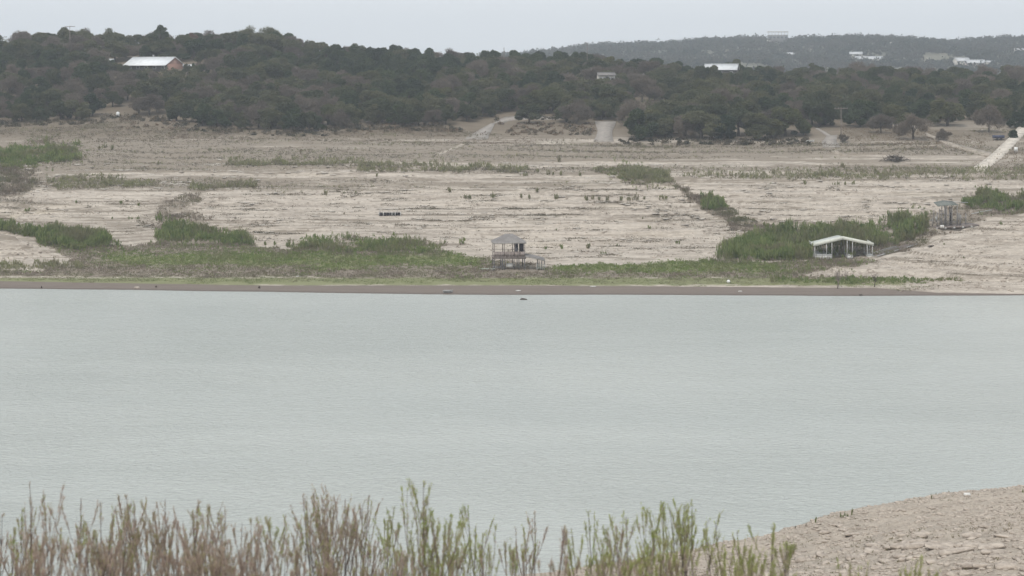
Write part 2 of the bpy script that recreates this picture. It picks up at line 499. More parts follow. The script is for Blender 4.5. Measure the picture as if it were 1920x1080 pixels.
SHADEW = mat('shaded_siding', col=(.085, .078, .072), noise=(1.5, (.12, .105, .095), .4, .66), spec=.1)  # dark tone holds the shade under the eaves, put into the wall colour
GLASS = mat('window_glass', col=(.03, .04, .05), noise=(.5, (.06, .07, .08), .4, .66), rough=.12, spec=.5)
WHITE = mat('white_paint', col=(.78, .78, .76), noise=(1.5, (.66, .66, .64), .45, .72), rough=.5, spec=.3)
BLUEP = mat('blue_paint', col=(.055, .065, .115), noise=(1.5, (.045, .05, .085), .45, .72), rough=.5, spec=.3)
BARKB = fol('brown_stem', (.39, .305, .268), (.55, .440, .385), k=.6)
LEAFG = fol('baccharis_leaf_green', (.29, .36, .090), (.48, .53, .190), (.40, .40, .18), k=.8, nscale=5)
LEAFB = fol('baccharis_leaf_brown', (.48, .370, .305), (.62, .495, .410), (.38, .345, .215), k=.8, nscale=5)

# ------------------------------------------------------------------ the setting: water, far bank, near bank, hills
def grid(xs, ys, fn):
    X, Y = np.meshgrid(xs, ys)
    Z = fn(X, Y)
    nx, ny = len(xs), len(ys)
    i = (np.arange(ny - 1)[:, None] * nx + np.arange(nx - 1)[None]).ravel()
    Fq = np.stack([i, i + 1, i + 1 + nx, i + nx], 1)
    return X.ravel(), Y.ravel(), Z.ravel(), Fq
def soft(px, py, X, Y, a=46, b=13):
    return px + a * (fbm(X / 4, Y / 5, 3, 500) - .5), py + b * (fbm(X / 5, Y / 6, 3, 510) - .5)
def inpoly(px, py, P):
    r = np.zeros(np.shape(px), bool); n = len(P)
    for i in range(n):
        x0, y0 = P[i]; x1, y1 = P[(i + 1) % n]
        c = ((y0 > py) != (y1 > py)) & (px < (x1 - x0) * (py - y0) / ((y1 - y0) or 1e-9) + x0)
        r ^= c
    return r
# outlines of plant cover on the bank, noted as rows and columns of the picture and laid onto the ground from there
P_REED = [(-200, 512), (60, 507), (150, 498), (112, 480), (92, 466), (210, 461), (420, 458), (560, 468), (850, 474), (1030, 500), (1350, 490), (1420, 492), (1500, 492), (1620, 488), (1640, 490), (1480, 517), (1640, 521), (1640, 526), (1400, 523), (700, 521), (300, 519), (-200, 516)]
P_G1 = [(1345, 487), (1385, 455), (1450, 434), (1500, 429), (1620, 428), (1690, 410), (1730, 414), (1745, 438), (1640, 468), (1600, 488)]
P_G2 = [(-200, 412), (0, 428), (90, 436), (190, 441), (212, 462), (150, 470), (110, 466), (60, 447), (0, 433), (-200, 418)]
P_G3 = [(292, 440), (325, 428), (400, 432), (462, 442), (468, 462), (292, 459)]
P_G4 = [(560, 458), (620, 447), (720, 452), (822, 458), (815, 476), (560, 474)]
P_G5 = [(-200, 285), (20, 280), (80, 268), (152, 280), (148, 299), (60, 318), (-200, 325)]
P_G5B = [(-200, 325), (50, 318), (66, 350), (30, 372), (-200, 372)]
P_G6 = [(672, 310), (760, 304), (850, 314), (1000, 314), (1000, 322), (672, 320)]
P_G7 = [(1108, 322), (1180, 314), (1250, 328), (1258, 348), (1190, 346)]
P_G8 = [(1800, 385), (1830, 362), (1890, 368), (2050, 360), (2050, 395), (1850, 398)]
P_G9 = [(90, 342), (160, 330), (296, 340), (296, 352), (100, 354)]
P_G9B = [(360, 345), (480, 343), (480, 354), (350, 357)]
P_G10 = [(1290, 326), (1620, 320), (1960, 318), (1960, 337), (1500, 338), (1290, 335)]
P_G11 = [(430, 300), (690, 298), (690, 312), (430, 314)]
P_G12 = [(1308, 372), (1345, 370), (1368, 392), (1330, 394)]
P_GUL = [(1245, 342), (1330, 372), (1445, 428), (1470, 440), (1400, 440), (1360, 415), (1290, 372)]
P_GULR = [(1690, 430), (1735, 402), (1800, 384), (1840, 372), (1960, 366), (1960, 396), (1850, 412), (1780, 434), (1700, 470), (1600, 490)]
P_GULL = [(300, 388), (350, 362), (420, 345), (400, 358), (345, 388), (400, 410), (300, 425), (255, 415)]
P_FLATB = [(1455, 490), (1640, 486), (1560, 500), (1490, 516)]
WEEDY = [(P_REED, 1.1), (P_G1, .8), (P_G2, .8), (P_G3, .8), (P_G4, .7), (P_G5, .9), (P_G5B, .7), (P_G7, .55), (P_G8, .8), (P_G9, .45), (P_GUL, .95), (P_GULR, .75), (P_GULL, .6), (P_FLATB, .95)]
xs = np.arange(-186, 186.1, .55); ys = np.concatenate([np.arange(386, 520, .42), np.arange(520, 662, .6)])
X, Y, Z, Fq = grid(xs, ys, hfar)
ppx, ppy = px_of(X, Y, Z)
weed = .27 + .44 * (1 - sstep(300, 375, ppy)) + .25 * (1 - sstep(248, 282, ppy)) + .16 * (1 - sstep(300, 620, ppx)) * (1 - sstep(345, 400, ppy)) + .18 * (1 - sstep(150, 420, ppx)) * (1 - sstep(300, 360, ppy))
weed -= .28 * np.exp(-((ppy - 312) / 7) ** 2) * (ppx > 640) * (ppx < 1250) + .22 * np.exp(-((ppy - 268) / 5) ** 2) * (ppx > 1150)
weed += .16 * np.exp(-((ppy - 340) / 9) ** 2) - .22 * sstep(350, 372, ppy) * (ppx > 320)
jx, jy = soft(ppx, ppy, X, Y)
def bands(X, Y, Z):     # plants follow the old waterlines
    return fbm(Z * .75 + 1.2 * fbm(X / 70, Y / 70, 2, 530), X / 120, 4, 540)
weed += 1.7 * (bands(X, Y, Z) - .5) * (1 - .35 * sstep(350, 400, ppy))
def ledges(X, Y, Z):    # contour lines: weeds, and ledge undercut shade put into the ground colour
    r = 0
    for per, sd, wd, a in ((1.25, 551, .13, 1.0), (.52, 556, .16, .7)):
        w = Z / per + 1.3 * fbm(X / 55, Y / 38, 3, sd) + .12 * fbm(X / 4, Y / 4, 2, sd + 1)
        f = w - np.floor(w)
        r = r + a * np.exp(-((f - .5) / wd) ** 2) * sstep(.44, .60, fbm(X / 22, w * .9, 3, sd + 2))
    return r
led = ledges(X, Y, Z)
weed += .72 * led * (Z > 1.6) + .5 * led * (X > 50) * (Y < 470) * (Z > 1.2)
for P, a in WEEDY:
    weed = np.where(inpoly(jx, jy, P), np.maximum(weed, a), weed)
def greenness(px, py):
    g = np.maximum(np.exp(-((py - 487) / 12) ** 2) * sstep(140, 260, px) * (1 - sstep(880, 930, px)), np.exp(-((py - 500) / 11) ** 2) * sstep(1000, 1060, px) * (1 - sstep(1430, 1500, px)))
    return np.maximum(g, np.exp(-((py - 501) / 9) ** 2) * np.exp(-((px - 635) / 60) ** 2))
grass = np.exp(-((ppy - 528) / 8) ** 2) * (1 - sstep(1640, 1760, ppx)) + .9 * greenness(jx, jy) * inpoly(jx, jy, P_REED)
rise = np.interp(ppx, [0, 480, 960, 1640, 1760, 1920], [527, 535, 535, 540, 549, 551])
mud = np.where(Y < 430, sstep(-3, 3, ppy - rise), 0) * (ppy > 500)
litter = sstep(628, 650, Y) * .75
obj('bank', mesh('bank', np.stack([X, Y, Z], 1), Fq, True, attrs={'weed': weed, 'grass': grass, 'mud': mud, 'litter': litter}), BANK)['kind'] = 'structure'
X, Y, Z, Fq = grid(np.arange(-380, 381, 4.), np.arange(652, 961, 4.), lambda a, b: hfar(a, b) - .35 * (b < 664))
wl = np.where((Y < 690) & (X > 120), .45, .95)
obj('hillside', mesh('hillside', np.stack([X, Y, Z], 1), Fq, True, attrs={'litter': wl, 'weed': wl * 0 + .6}), BANK)['kind'] = 'structure'
for sgn in (-1, 1):     # the bank carries on either side of the picture
    X, Y, Z, Fq = grid(np.arange(185.5, 600, 6.) * sgn, np.arange(384, 961, 4.), lambda a, b: hfar(a, b) - .2)
    o = obj('bank', mesh('bank', np.stack([X, Y, Z], 1), Fq if sgn > 0 else Fq[:, ::-1], True, attrs={'weed': X * 0 + .5, 'litter': sstep(640, 660, Y) * .9}), BANK); o['kind'] = 'structure'
xs = np.concatenate([np.arange(-220, -6, 4.), np.arange(-6, 66, .3), np.arange(66, 240, 4.)])
ys = np.concatenate([np.arange(-60, 92, 2.), np.arange(92, 219, .36), [222, 226]])
X, Y, Z, Fq = grid(xs, ys, hnear)
ground = obj('ground', mesh('ground', np.stack([X, Y, Z], 1), Fq, True), NEAR); ground['kind'] = 'structure'
X, Y, Z, Fq = grid(np.arange(-1300, 1501, 20.), np.arange(955, 3101, 20.), lambda a, b: np.where(b < 1000, np.minimum(hhill(a, b), 20), hhill(a, b)))
obj('hills', mesh('hills', np.stack([X, Y, Z], 1), Fq, True), HILLM)['kind'] = 'structure'
obj('water', mesh('water', [(-1300, 120, 0), (1300, 120, 0), (1300, 470, 0), (-1300, 470, 0)], np.array([[0, 1, 2, 3]])), WATER)['kind'] = 'structure'

# ------------------------------------------------------------------ ramps and tracks (laid on the bank, with a real edge)
def strip(name, L, Rr, m, lift=.22, th=.8, n=14, fn=None, label=None):
    L = np.array(L, float); Rr = np.array(Rr, float)
    tt = np.linspace(0, 1, n); tl = np.linspace(0, 1, len(L)); tr = np.linspace(0, 1, len(Rr))
    top = []
    for t in tt:
        a = at(np.interp(t, tl, L[:, 0]), np.interp(t, tl, L[:, 1])); b = at(np.interp(t, tr, Rr[:, 0]), np.interp(t, tr, Rr[:, 1]))
        top.append([list(a), list(b)])
    z = np.array([[p[0][2], p[1][2]] for p in top])
    zs = z.copy()
    for _ in range(3):
        zs[1:-1] = (zs[:-2] + 2 * zs[1:-1] + zs[2:]) / 4
    for p, q in zip(top, zs):
        p[0][2] = q[0] + lift; p[1][2] = q[1] + lift
    o = MB().slab(top, th).build(name, m); o['kind'] = 'structure'
    return o
strip('concrete_ramp', [(870, 262), (896, 246), (921, 232)], [(914, 262), (921, 246), (928, 232)], CONC)
strip('concrete_ramp', [(1113, 266), (1118, 256), (1121, 245), (1117, 234), (1115, 228)], [(1151, 266), (1148, 256), (1148, 246), (1153, 236), (1155, 229)], CONC)
strip('path', [(800, 294), (835, 282), (868, 269)], [(822, 293), (850, 282), (880, 269)], DIRT, .1)
strip('road', [(926, 231), (946, 220), (975, 218), (1050, 220)], [(940, 232), (958, 226), (985, 224), (1050, 225)], CONC)
strip('path', [(1529, 241), (1541, 249), (1552, 257)], [(1533, 240), (1546, 247), (1559, 255)], CONC, .15)
strip('concrete_ramp', [(1543, 277), (1541, 268), (1550, 256)], [(1576, 277), (1568, 266), (1570, 254)], CONC)
strip('path', [(1553, 279), (1562, 286), (1576, 292)], [(1575, 279), (1582, 285), (1590, 291)], DIRT, .08)
strip('concrete_ramp', [(1818, 322), (1856, 294), (1890, 263), (1925, 222)], [(1846, 322), (1886, 291), (1912, 262), (1950, 222)], mat('bleached_concrete', col=(.60, .54, .46), noise=(.35, (.44, .39, .33), .42, .66), spec=.12, bump=(.3, .05, 4)), .45, 1.4)
strip('path', [(1735, 251), (1790, 272), (1862, 290)], [(1737, 256), (1788, 278), (1850, 295)], DIRT, .5, 1.2, 26)

# ------------------------------------------------------------------ foliage building blocks
def cards(C, sx, sy, D, tint):
    """quads centred at C, length sy along D, width sx across; random roll"""
    n = len(C)
    D = D / (np.linalg.norm(D, axis=1, keepdims=True) + 1e-9)
    r = rng.normal(size=(n, 3)); U = np.cross(D, r); U /= (np.linalg.norm(U, axis=1, keepdims=True) + 1e-9)
    sx = np.broadcast_to(np.asarray(sx, float), (n,))[:, None] / 2; sy = np.broadcast_to(np.asarray(sy, float), (n,))[:, None] / 2
    V = np.stack([C - U * sx * .6 - D * sy, C + U * sx * .6 - D * sy, C + U * sx - D * sy * -.3, C + D * sy, C - U * sx + D * sy * .2], 1)
    Fi = np.arange(n)[:, None] * 5 + np.arange(5)[None]
    return V.reshape(-1, 3), Fi, np.repeat(tint, 5)
def crown_mesh(kind, seed):
    global rng
    keep = rng; rng = np.random.default_rng(seed)
    K = {'juniper': 22, 'oak': 26, 'bare': 24, 'tall': 16}[kind]
    C = []
    for i in range(K):
        th = rng.uniform(0, 2 * math.pi); u = rng.uniform(-.15, 1)
        rr = (rng.uniform(.55, 1.0)) * math.sqrt(max(0, 1 - max(u, 0) ** 2))
        if kind == 'juniper':
            hgt = 1.0 + 5.0 * (i / K); rad = (3.2 * (1 - (i / K) ** 1.4) + .5) * rng.uniform(.35, 1.15)
            C.append((rad * math.cos(th), rad * math.sin(th), hgt, rng.uniform(.9, 1.5)))
        elif kind == 'tall':
            C.append((rr * 3.0 * math.cos(th), rr * 3.0 * math.sin(th), 7.2 + 3.6 * u, rng.uniform(.8, 1.4)))
        else:
            base = 2.6
            rr *= rng.uniform(.75, 1.1)
            C.append((rr * 4.4 * math.cos(th), rr * 4.4 * math.sin(th), base + 4.2 * min(max(u, -.12), .82) * rng.uniform(.75, 1.05) + rng.uniform(-.6, .4), rng.uniform(.9, 1.75)))
    P = []; T = []; Dd = []
    for (x, y, z, r) in C:
        n = int({'juniper': 120, 'oak': 110, 'bare': 75, 'tall': 130}[kind] * r * r)
        d = rng.normal(size=(n, 3)); d /= np.linalg.norm(d, axis=1, keepdims=True)
        p = d * (r * rng.uniform(.45, 1.0, n) ** .6)[:, None]; p[:, 2] *= .72
        P.append(p + (x, y, z)); Dd.append(d + rng.normal(size=(n, 3)) * .8 + np.array((0, 0, .5)))
        T.append(np.clip(rng.uniform(.15, .85) + rng.normal(size=n) * .16, 0, 1))
    P = np.concatenate(P); Dd = np.concatenate(Dd); T = np.concatenate(T)
    P[:, 2] = np.maximum(P[:, 2], .15)
    n = len(P)
    sx = rng.uniform(.16, .42, n); sy = rng.uniform(.35, .75, n)
    if kind == 'bare': sx = rng.uniform(.05, .16, n); sy = rng.uniform(.6, 1.25, n); Dd[:, 2] += .6
    V, Fi, t = cards(P, sx, sy, Dd, T)
    rng = keep
    return mesh(kind + '_crown', V, Fi, tint=t), C
def trunk_mesh(kind, C, seed):
    r_ = random.Random(seed)
    m = MB()
    top = {'juniper': 5.2, 'oak': 3.2, 'bare': 3.4, 'tall': 8.0}[kind]
    lean = r_.uniform(-.5, .5)
    r0 = {'juniper': .22, 'oak': .32, 'bare': .24, 'tall': .26}[kind]
    m.tube([(0, 0, -.8), (lean * .2, 0, top * .4), (lean, .1, top)], [r0 * 1.2, r0, r0 * .45], 6)
    for (x, y, z, r) in C[::2]:
        b = r_.uniform(.35, .9) * top
        if b > z: b = z * .7
        s = (lean * b / top, 0, b)
        m.tube([s, ((x + s[0]) * .5, y * .5, (z + b) * .5 + .25), (x, y, z)], [r0 * .42, r0 * .28, r0 * .1], 4, False)
    fl = [np.array(m.f4), np.array(m.f3)]
    return mesh(kind + '_trunk', np.array(m.v), fl)
PROTO = {}
for k, n in (('juniper', 6), ('oak', 7), ('bare', 6), ('tall', 1)):
    PROTO[k] = []
    for i in range(n):
        cm, C = crown_mesh(k, 100 + i * 7 + len(k)); PROTO[k].append((cm, trunk_mesh(k, C, i)))
CM = {'juniper': JUN, 'oak': OAK, 'bare': TWIG, 'tall': JUN}
MCACHE = {}
def crown_with(me, m):
    key = (me.name, m.name)
    if key not in MCACHE:
        c = me.copy(); c.materials.clear(); c.materials.append(m); MCACHE[key] = c
    return MCACHE[key]
for k in PROTO:
    for cm, tm in PROTO[k]: tm.materials.append(BARK)
TNAME = {'juniper': 'juniper_tree', 'oak': 'oak_tree', 'bare': 'bare_tree', 'tall': 'tall_tree'}
def tree(kind, loc, sc, rz, label, group=None, leaf=None, i=None, cat='tree'):
    cm, tm = PROTO[kind][i if i is not None else random.randrange(len(PROTO[kind]))]
    t = thing(TNAME[kind], label, cat, loc, rz, group, sc)
    obj('crown', crown_with(cm, leaf or CM[kind]), None, t)
    obj('trunk', tm, None, t)
    return t

# ------------------------------------------------------------------ the wood on the far slope
TLX = [-60, 0, 180, 215, 300, 360, 430, 600, 650, 700, 860, 880, 925, 935, 1060, 1075, 1112, 1155, 1170, 1525, 1535, 1560, 1600, 1700, 1790, 1850, 1880, 1990]
TLY = [230, 230, 225, 214, 222, 238, 243, 249, 240, 234, 240, 236, 230, 216, 216, 242, 248, 250, 263, 264, 246, 244, 243, 242, 238, 236, 232, 230]
CLEAR = [(230, 352, 98, 130, 822), (345, 364, 114, 123, 812), (1342, 1390, 116, 128, 830), (1766, 1784, 162, 179, 745),
         (868, 930, 229, 266, 9e9), (1112, 1156, 226, 268, 9e9), (942, 985, 214, 228, 9e9), (1526, 1574, 238, 280, 9e9), (1735, 1840, 246, 300, 9e9), (1860, 1960, 232, 300, 9e9), (212, 228, 205, 218, 9e9), (1205, 1250, 170, 185, 740)]
cand = []
yy = 636.0
while yy < 900:
    step = 7.2 + (yy - 636) * .006
    hw = 300
    x = -hw + random.uniform(0, 7)
    while x < hw:
        tx = x + random.uniform(-2.6, 2.6); ty = yy + random.uniform(-2.8, 2.8)
        cand.append((tx, ty)); x += step * random.uniform(.85, 1.25)
    yy += step * .92
cand = np.array(cand)
cz = hfar(cand[:, 0], cand[:, 1]); cpx, cpy = px_of(cand[:, 0], cand[:, 1], cz)
trees = []
mixn = fbm(cand[:, 0] / 38, cand[:, 1] / 30, 3, 300)
for i in range(len(cand)):
    px, py, yv = cpx[i], cpy[i], cand[i, 1]
    if px < -60 or px > 1980: continue
    if py > np.interp(px, TLX, TLY): continue
    if 1560 < px < 1960 and py > 226 and random.random() < .5: continue
    h = fbm(np.array([px / 90.]), np.array([py / 40.]), 2, 310)[0]
    # evergreen towards the top of the slope, leafless oaks lower down
    up = sstep(215, 120, py) if False else 1 - sstep(118, 205, py)
    pj = .20 + .42 * up + (mixn[i] - .5) * 2.2
    if 430 < px < 900: pj += .15
    if py < 128 and random.random() < .45: pj = .12
    if 1150 < px < 1540 and py > 190: pj -= .30
    q = random.random()
    kind = 'juniper' if q < pj else ('oak' if q < pj + (1 - pj) * .68 else 'bare')
    s = random.choice((.62, .75, .85, .95, 1.0, 1.05, 1.15, 1.3)) * random.uniform(.93, 1.07)
    if 1150 < px < 1540 and py > 200: s *= 1.12
    if py < 130 and px < 560: s *= 1.08
    hh = {'juniper': 7.2, 'oak': 7.6, 'bare': 7.6}[kind] * s; ww = {'juniper': 3.9, 'oak': 5.2, 'bare': 5.0}[kind] * s
    k = F / yv
    x0, x1, y0, y1 = px - ww * k, px + ww * k, py - hh * k, py
    bad = False
    for (a, b, c, d, Yh) in CLEAR:
        if yv < Yh and x1 > a and x0 < b and y0 < d and y1 > c:
            # try a lower tree first
            if Yh < 9e8 and py > d + 8: s *= max(.28, (py - d) / (hh * k)) ; hh = 7.4 * s; ww *= s; y0 = py - hh * k; bad = y0 < d - 2 or s < .27
            else: bad = True
        if bad: break
    if bad: continue
    trees.append([yv, cand[i, 0], cz[i], kind, s, px, py, ww * s ** 0, hh])
trees.sort()
buf = np.zeros((540, 960), bool)
keepers = []
for t in trees:
    yv, x, z, kind, s, px, py, ww, hh = t
    k = F / yv / 2
    cx, cy, rx, ry = px / 2, py / 2 - hh * k * .55, ww * k * .85, hh * k * .46
    a0, a1 = max(0, int(cy - ry)), min(540, int(cy + ry) + 1); b0, b1 = max(0, int(cx - rx)), min(960, int(cx + rx) + 1)
    if a1 <= a0 or b1 <= b0: continue
    yy_, xx_ = np.mgrid[a0:a1, b0:b1]
    el = ((xx_ - cx) / rx) ** 2 + ((yy_ - cy) / ry) ** 2 < 1
    new = int((el & ~buf[a0:a1, b0:b1]).sum())
    buf[a0:a1, b0:b1] |= el
    if new > 2: keepers.append((new, t))
keepers.sort(key=lambda q: -q[0])
REG = [(200, 'left of the white-roofed hillside house'), (380, 'around the white-roofed hillside house'), (640, 'just right of the white-roofed house'), (870, 'left of the slanting concrete ramp'),
       (1155, 'above the two concrete ramps'), (1340, 'just right of the flared ramp'), (1545, 'left of the utility pole'), (1690, 'between the pole and forked oak'), (1800, 'above the pale downhill path'), (2500, 'above the long ramp')]
TDESC = {'juniper': 'dark green juniper', 'oak': 'grey-green oak', 'bare': 'leafless grey tree'}
cnt = {}
rest = []
for new, t in keepers:
    yv, x, z, kind, s, px, py, ww, hh = t
    cnt[kind] = cnt.get(kind, 0) + 1
    rz = random.uniform(0, 6.28)
    if cnt[kind] > 290:
        rest.append(t); continue
    reg = [b for a, b in REG if px < a][0]
    tier = 'at the foot of the wood' if py > 215 else ('midway up the wood' if py > 150 else 'high in the wood')
    size = 'big ' if s > 1.08 else ('small ' if s < .9 else '')
    lab = f'{size}{TDESC[kind]} {tier}, {reg}'
    leaf = None
    r = random.random()
    if kind == 'oak' and r < .10: leaf = BLOOM
    tree(kind, (x, yv, z), (s * random.uniform(.82, 1.3), s * random.uniform(.82, 1.3), s * random.uniform(.92, 1.08)), rz, lab, lab, leaf)
print('TREES', cnt, 'rest', len(rest))

# trees the picture shows singly
def tree_at(kind, px, py, h, label, leaf=None, i=None, w=1.0):
    x, y, z = at(px, py)
    s = h / {'juniper': 7.2, 'oak': 7.6, 'bare': 7.6, 'tall': 11.2}[kind]
    return tree(kind, (x, y, z), (s * w, s * w, s), random.uniform(0, 6.28), label, None, leaf, i)
tree_at('oak', 760, 237, 7.5, 'small dark oak standing alone on the tan mound left of slanting ramp')
tree_at('bare', 812, 236, 6.5, 'pale leafless tree beside the small oak on the tan mound', i=1)
tree_at('oak', 992, 231, 7.6, 'oak with visible trunk above the road between the ramps', i=2)
tree_at('oak', 1062, 229, 7.2, 'oak over the right end of the road between the ramps', i=4)
tree_at('bare', 1712, 262, 8.8, 'spreading bare oak with forked trunk on the grassy slope', i=2, w=1.15)
tree_at('bare', 1652, 250, 7.2, 'leafless tree with leaning limbs left of the forked oak', i=3)
tree_at('bare', 1690, 254, 4.2, 'little bare tree just left of the forked oak', i=4)
tree_at('bare', 1770, 266, 4.6, 'little round bare tree beside the pale downhill path', i=5)
tree_at('oak', 1776, 236, 10.0, 'pale olive tree between path and ramp, spring leaves', BLOOM, 1)
tree_at('bare', 1854, 248, 9.5, 'tall bare tree with dark double trunk left of long ramp', i=0)
tree_at('oak', 1876, 232, 9.2, 'olive leafed oak beside the top of the long ramp', BLOOM, 5)
tree_at('juniper', 1906, 240, 6.2, 'dark juniper at the upper right of the long ramp')
tree_at('bare', 1580, 268, 3.2, 'spindly bare sapling at the foot of the utility pole', i=1)
tree_at('juniper', 1900, 262, 3.6, 'squat dark juniper beside the long ramp at right edge')
for k, (px, py, h) in enumerate([(172, 131, 4.0), (186, 133, 3.6), (203, 134, 4.2), (218, 136, 4.5), (232, 140, 4.2), (352, 139, 3.6), (366, 141, 4.2), (380, 140, 4.6), (250, 146, 3.8), (270, 148, 3.6), (292, 149, 3.4), (315, 147, 3.2), (340, 147, 3.4)]):
    tree_at('oak', px, py, h, f'scrubby little tree hugging the white-roofed house', OAK if k % 3 else BLOOM)['group'] = 'scrubby trees by the white-roofed house'
# skyline trees
def sky_tree(kind, px, top, h, label, leaf=None, i=None, w=1.0, Yd=862.):
    x = (px - 960) / F * Yd
    z = CAMH - (top - HZ) * Yd / F - h
    zg = float(hfar(np.array([x]), np.array([Yd]))[0])
    s = max(h, h + z - zg) / {'juniper': 7.2, 'oak': 7.6, 'bare': 7.6, 'tall': 11.2}[kind]
    return tree(kind, (x, Yd, zg), (s * w, s * w, s), random.uniform(0, 6.28), label, None, leaf, i)
for k, (px, top) in enumerate([(1312, 121), (1324, 123), (1337, 119), (1349, 130), (1362, 131), (1374, 132), (1386, 130), (1398, 126)]):
    sky_tree(('oak', 'juniper')[k % 2], px, top, 3.4, 'tree screening the walls under the right white roof', None, None, .55, 800.)['group'] = 'trees by the right white roof'
for k, (px, top) in enumerate([(350, 122), (362, 117), (374, 114), (386, 117), (226, 118), (214, 116), (180, 116), (196, 117)]):
    sky_tree(('oak', 'juniper', 'bare')[k % 3], px, top, 3.0, 'tree beside an end of the white-roofed hillside house', None, None, .8, 796.)['group'] = 'trees by the ends of the white-roofed house'
sky_tree('tall', 301, 57, 12, 'tall dark flat-topped tree standing clear on the skyline above the house')
sky_tree('oak', 352, 60, 9, 'rust-brown crowned tree on the skyline right of the house', RUSTY, 1, .8)
sky_tree('bare', 462, 50, 12, 'tallest pale leafless tree on the left skyline', BLOOM, 2, .95)
sky_tree('bare', 508, 52, 12, 'pale leafless tree at the right end of the left skyline', BLOOM, 4, .85)
sky_tree('bare', 432, 62, 10, 'pale leafless tree left of the tallest skyline tree', BLOOM, 3, .8)
sky_tree('bare', 210, 50, 11, 'olive twiggy tree rising above the skyline left of the tall dark tree', BLOOM, 5, .9)
sky_tree('bare', 158, 56, 10, 'olive twiggy skyline tree above the left slope', BLOOM, 0, .9)
sky_tree('oak', 90, 58, 9, 'grey-green oak crowning the far left skyline', None, 0, 1.1)
sky_tree('juniper', 628, 80, 9, 'dark juniper bump on the skyline right of the pale trees', None, 0, 1.2)
sky_tree('juniper', 664, 82, 8, 'dark juniper spire on the middle skyline', None, 2, 1.0)

# brush along the foot of the wood and the far-off remainder of the wood
def blob_mass(name, pts, rad, nc, size, m, label, cat, flat=.75):
    n = len(pts)
    d = rng.normal(size=(n, nc, 3)); d /= np.linalg.norm(d, axis=2, keepdims=True)
    rr = np.asarray(rad)[:, None, None] if hasattr(rad, '__len__') else rad
    p = d * rr * rng.uniform(.35, 1, (n, nc, 1)); p[..., 2] = np.abs(p[..., 2]) * flat * 1.3
    C = (pts[:, None, :] + p).reshape(-1, 3)
    D = (d + rng.normal(size=d.shape) * .7 + np.array((0, 0, .5))).reshape(-1, 3)
    T = np.clip(np.repeat(rng.uniform(.1, .9, n), nc) + rng.normal(size=n * nc) * .14, 0, 1)
    V, Fi, t = cards(C, rng.uniform(.6, 1.2, n * nc) * size, rng.uniform(.9, 1.7, n * nc) * size, D, T)
    return tag(obj(name, mesh(name, V, Fi, tint=t), m), label, cat, None, 'stuff')
if rest:
    pts = np.array([(t[1], t[0], t[2] + 2.0) for t in rest])
    blob_mass('woodland', pts, np.array([t[7] * .8 for t in rest]), 150, .5, OAK, 'remaining hidden trees deep in the far wood', 'woodland', 1.0)
bx = []
for _ in range(900):
    px = random.uniform(-40, 1530); py = np.interp(px, TLX, TLY) + random.uniform(-2, 9)
    if any(a - 4 < px < b + 4 and c < py < d for a, b, c, d, Yh in CLEAR if Yh > 1e8): continue
    bx.append(at(px, py))
    if len(bx) > 420: break
bx = np.array(bx)
blob_mass('undergrowth', bx, rng.uniform(.7, 1.7, len(bx)), 46, .32, fol('edge_brush', (.055, .056, .036), (.17, .14, .10), k=1.0), 'tangled brush along the foot of the wood', 'undergrowth')
bx = np.array([at(px, py) for px, py in [(random.uniform(225, 480), random.uniform(222, 243)) for _ in range(60)] + [(random.uniform(935, 1115), random.uniform(232, 254)) for _ in range(110)] + [(random.uniform(655, 860), random.uniform(232, 248)) for _ in range(60)]])
blob_mass('dry_scrub', bx, rng.uniform(.6, 1.4, len(bx)), 42, .28, fol('dry_scrub_leaf', (.10, .085, .055), (.25, .185, .13), k=1.0), 'rusty tan scrub on the mound between and left of the ramps', 'scrub')

# ------------------------------------------------------------------ wooded hills beyond
hx = []
for _ in range(60000):
    Yv = random.uniform(1450, 2475); Xv = random.uniform(-40, .295 * Yv)
    hx.append((Xv, Yv))
hx = np.array(hx); hz_ = hhill(hx[:, 0], hx[:, 1])
hp, hq = px_of(hx[:, 0], hx[:, 1], hz_)
FARH = [(1438, 1478, 60, 92), (1476, 1500, 97, 112), (1594, 1617, 95, 112), (1606, 1652, 104, 126), (1788, 1846, 110, 134), (1846, 1868, 116, 126), (1908, 1925, 92, 104), (1368, 1400, 76, 90), (1420, 1440, 74, 88), (1648, 1705, 78, 90), (1862, 1900, 70, 82), (1225, 1250, 90, 110)]
ok = (hp > 900) & (hp < 1990) & (hq < 140)
for a, b, c, d in FARH: ok &= ~((hp > a - 2) & (hp < b + 2) & (hq > c + 8) & (hq < d - 5))
ok &= fbm(hx[:, 0] / 70, hx[:, 1] / 70, 3, 400) < .70
hx = np.stack([hx[:, 0], hx[:, 1], hz_], 1)[ok][:5600]
print('HILL TREES', len(hx))
blob_mass('woodland', hx + np.array((0, 0, 1.2)), rng.uniform(1.2, 2.6, len(hx)) ** 2, 34, 1.7, HILLF, 'hazy wooded ridge far behind the near wood at upper right', 'woodland', 1.0)

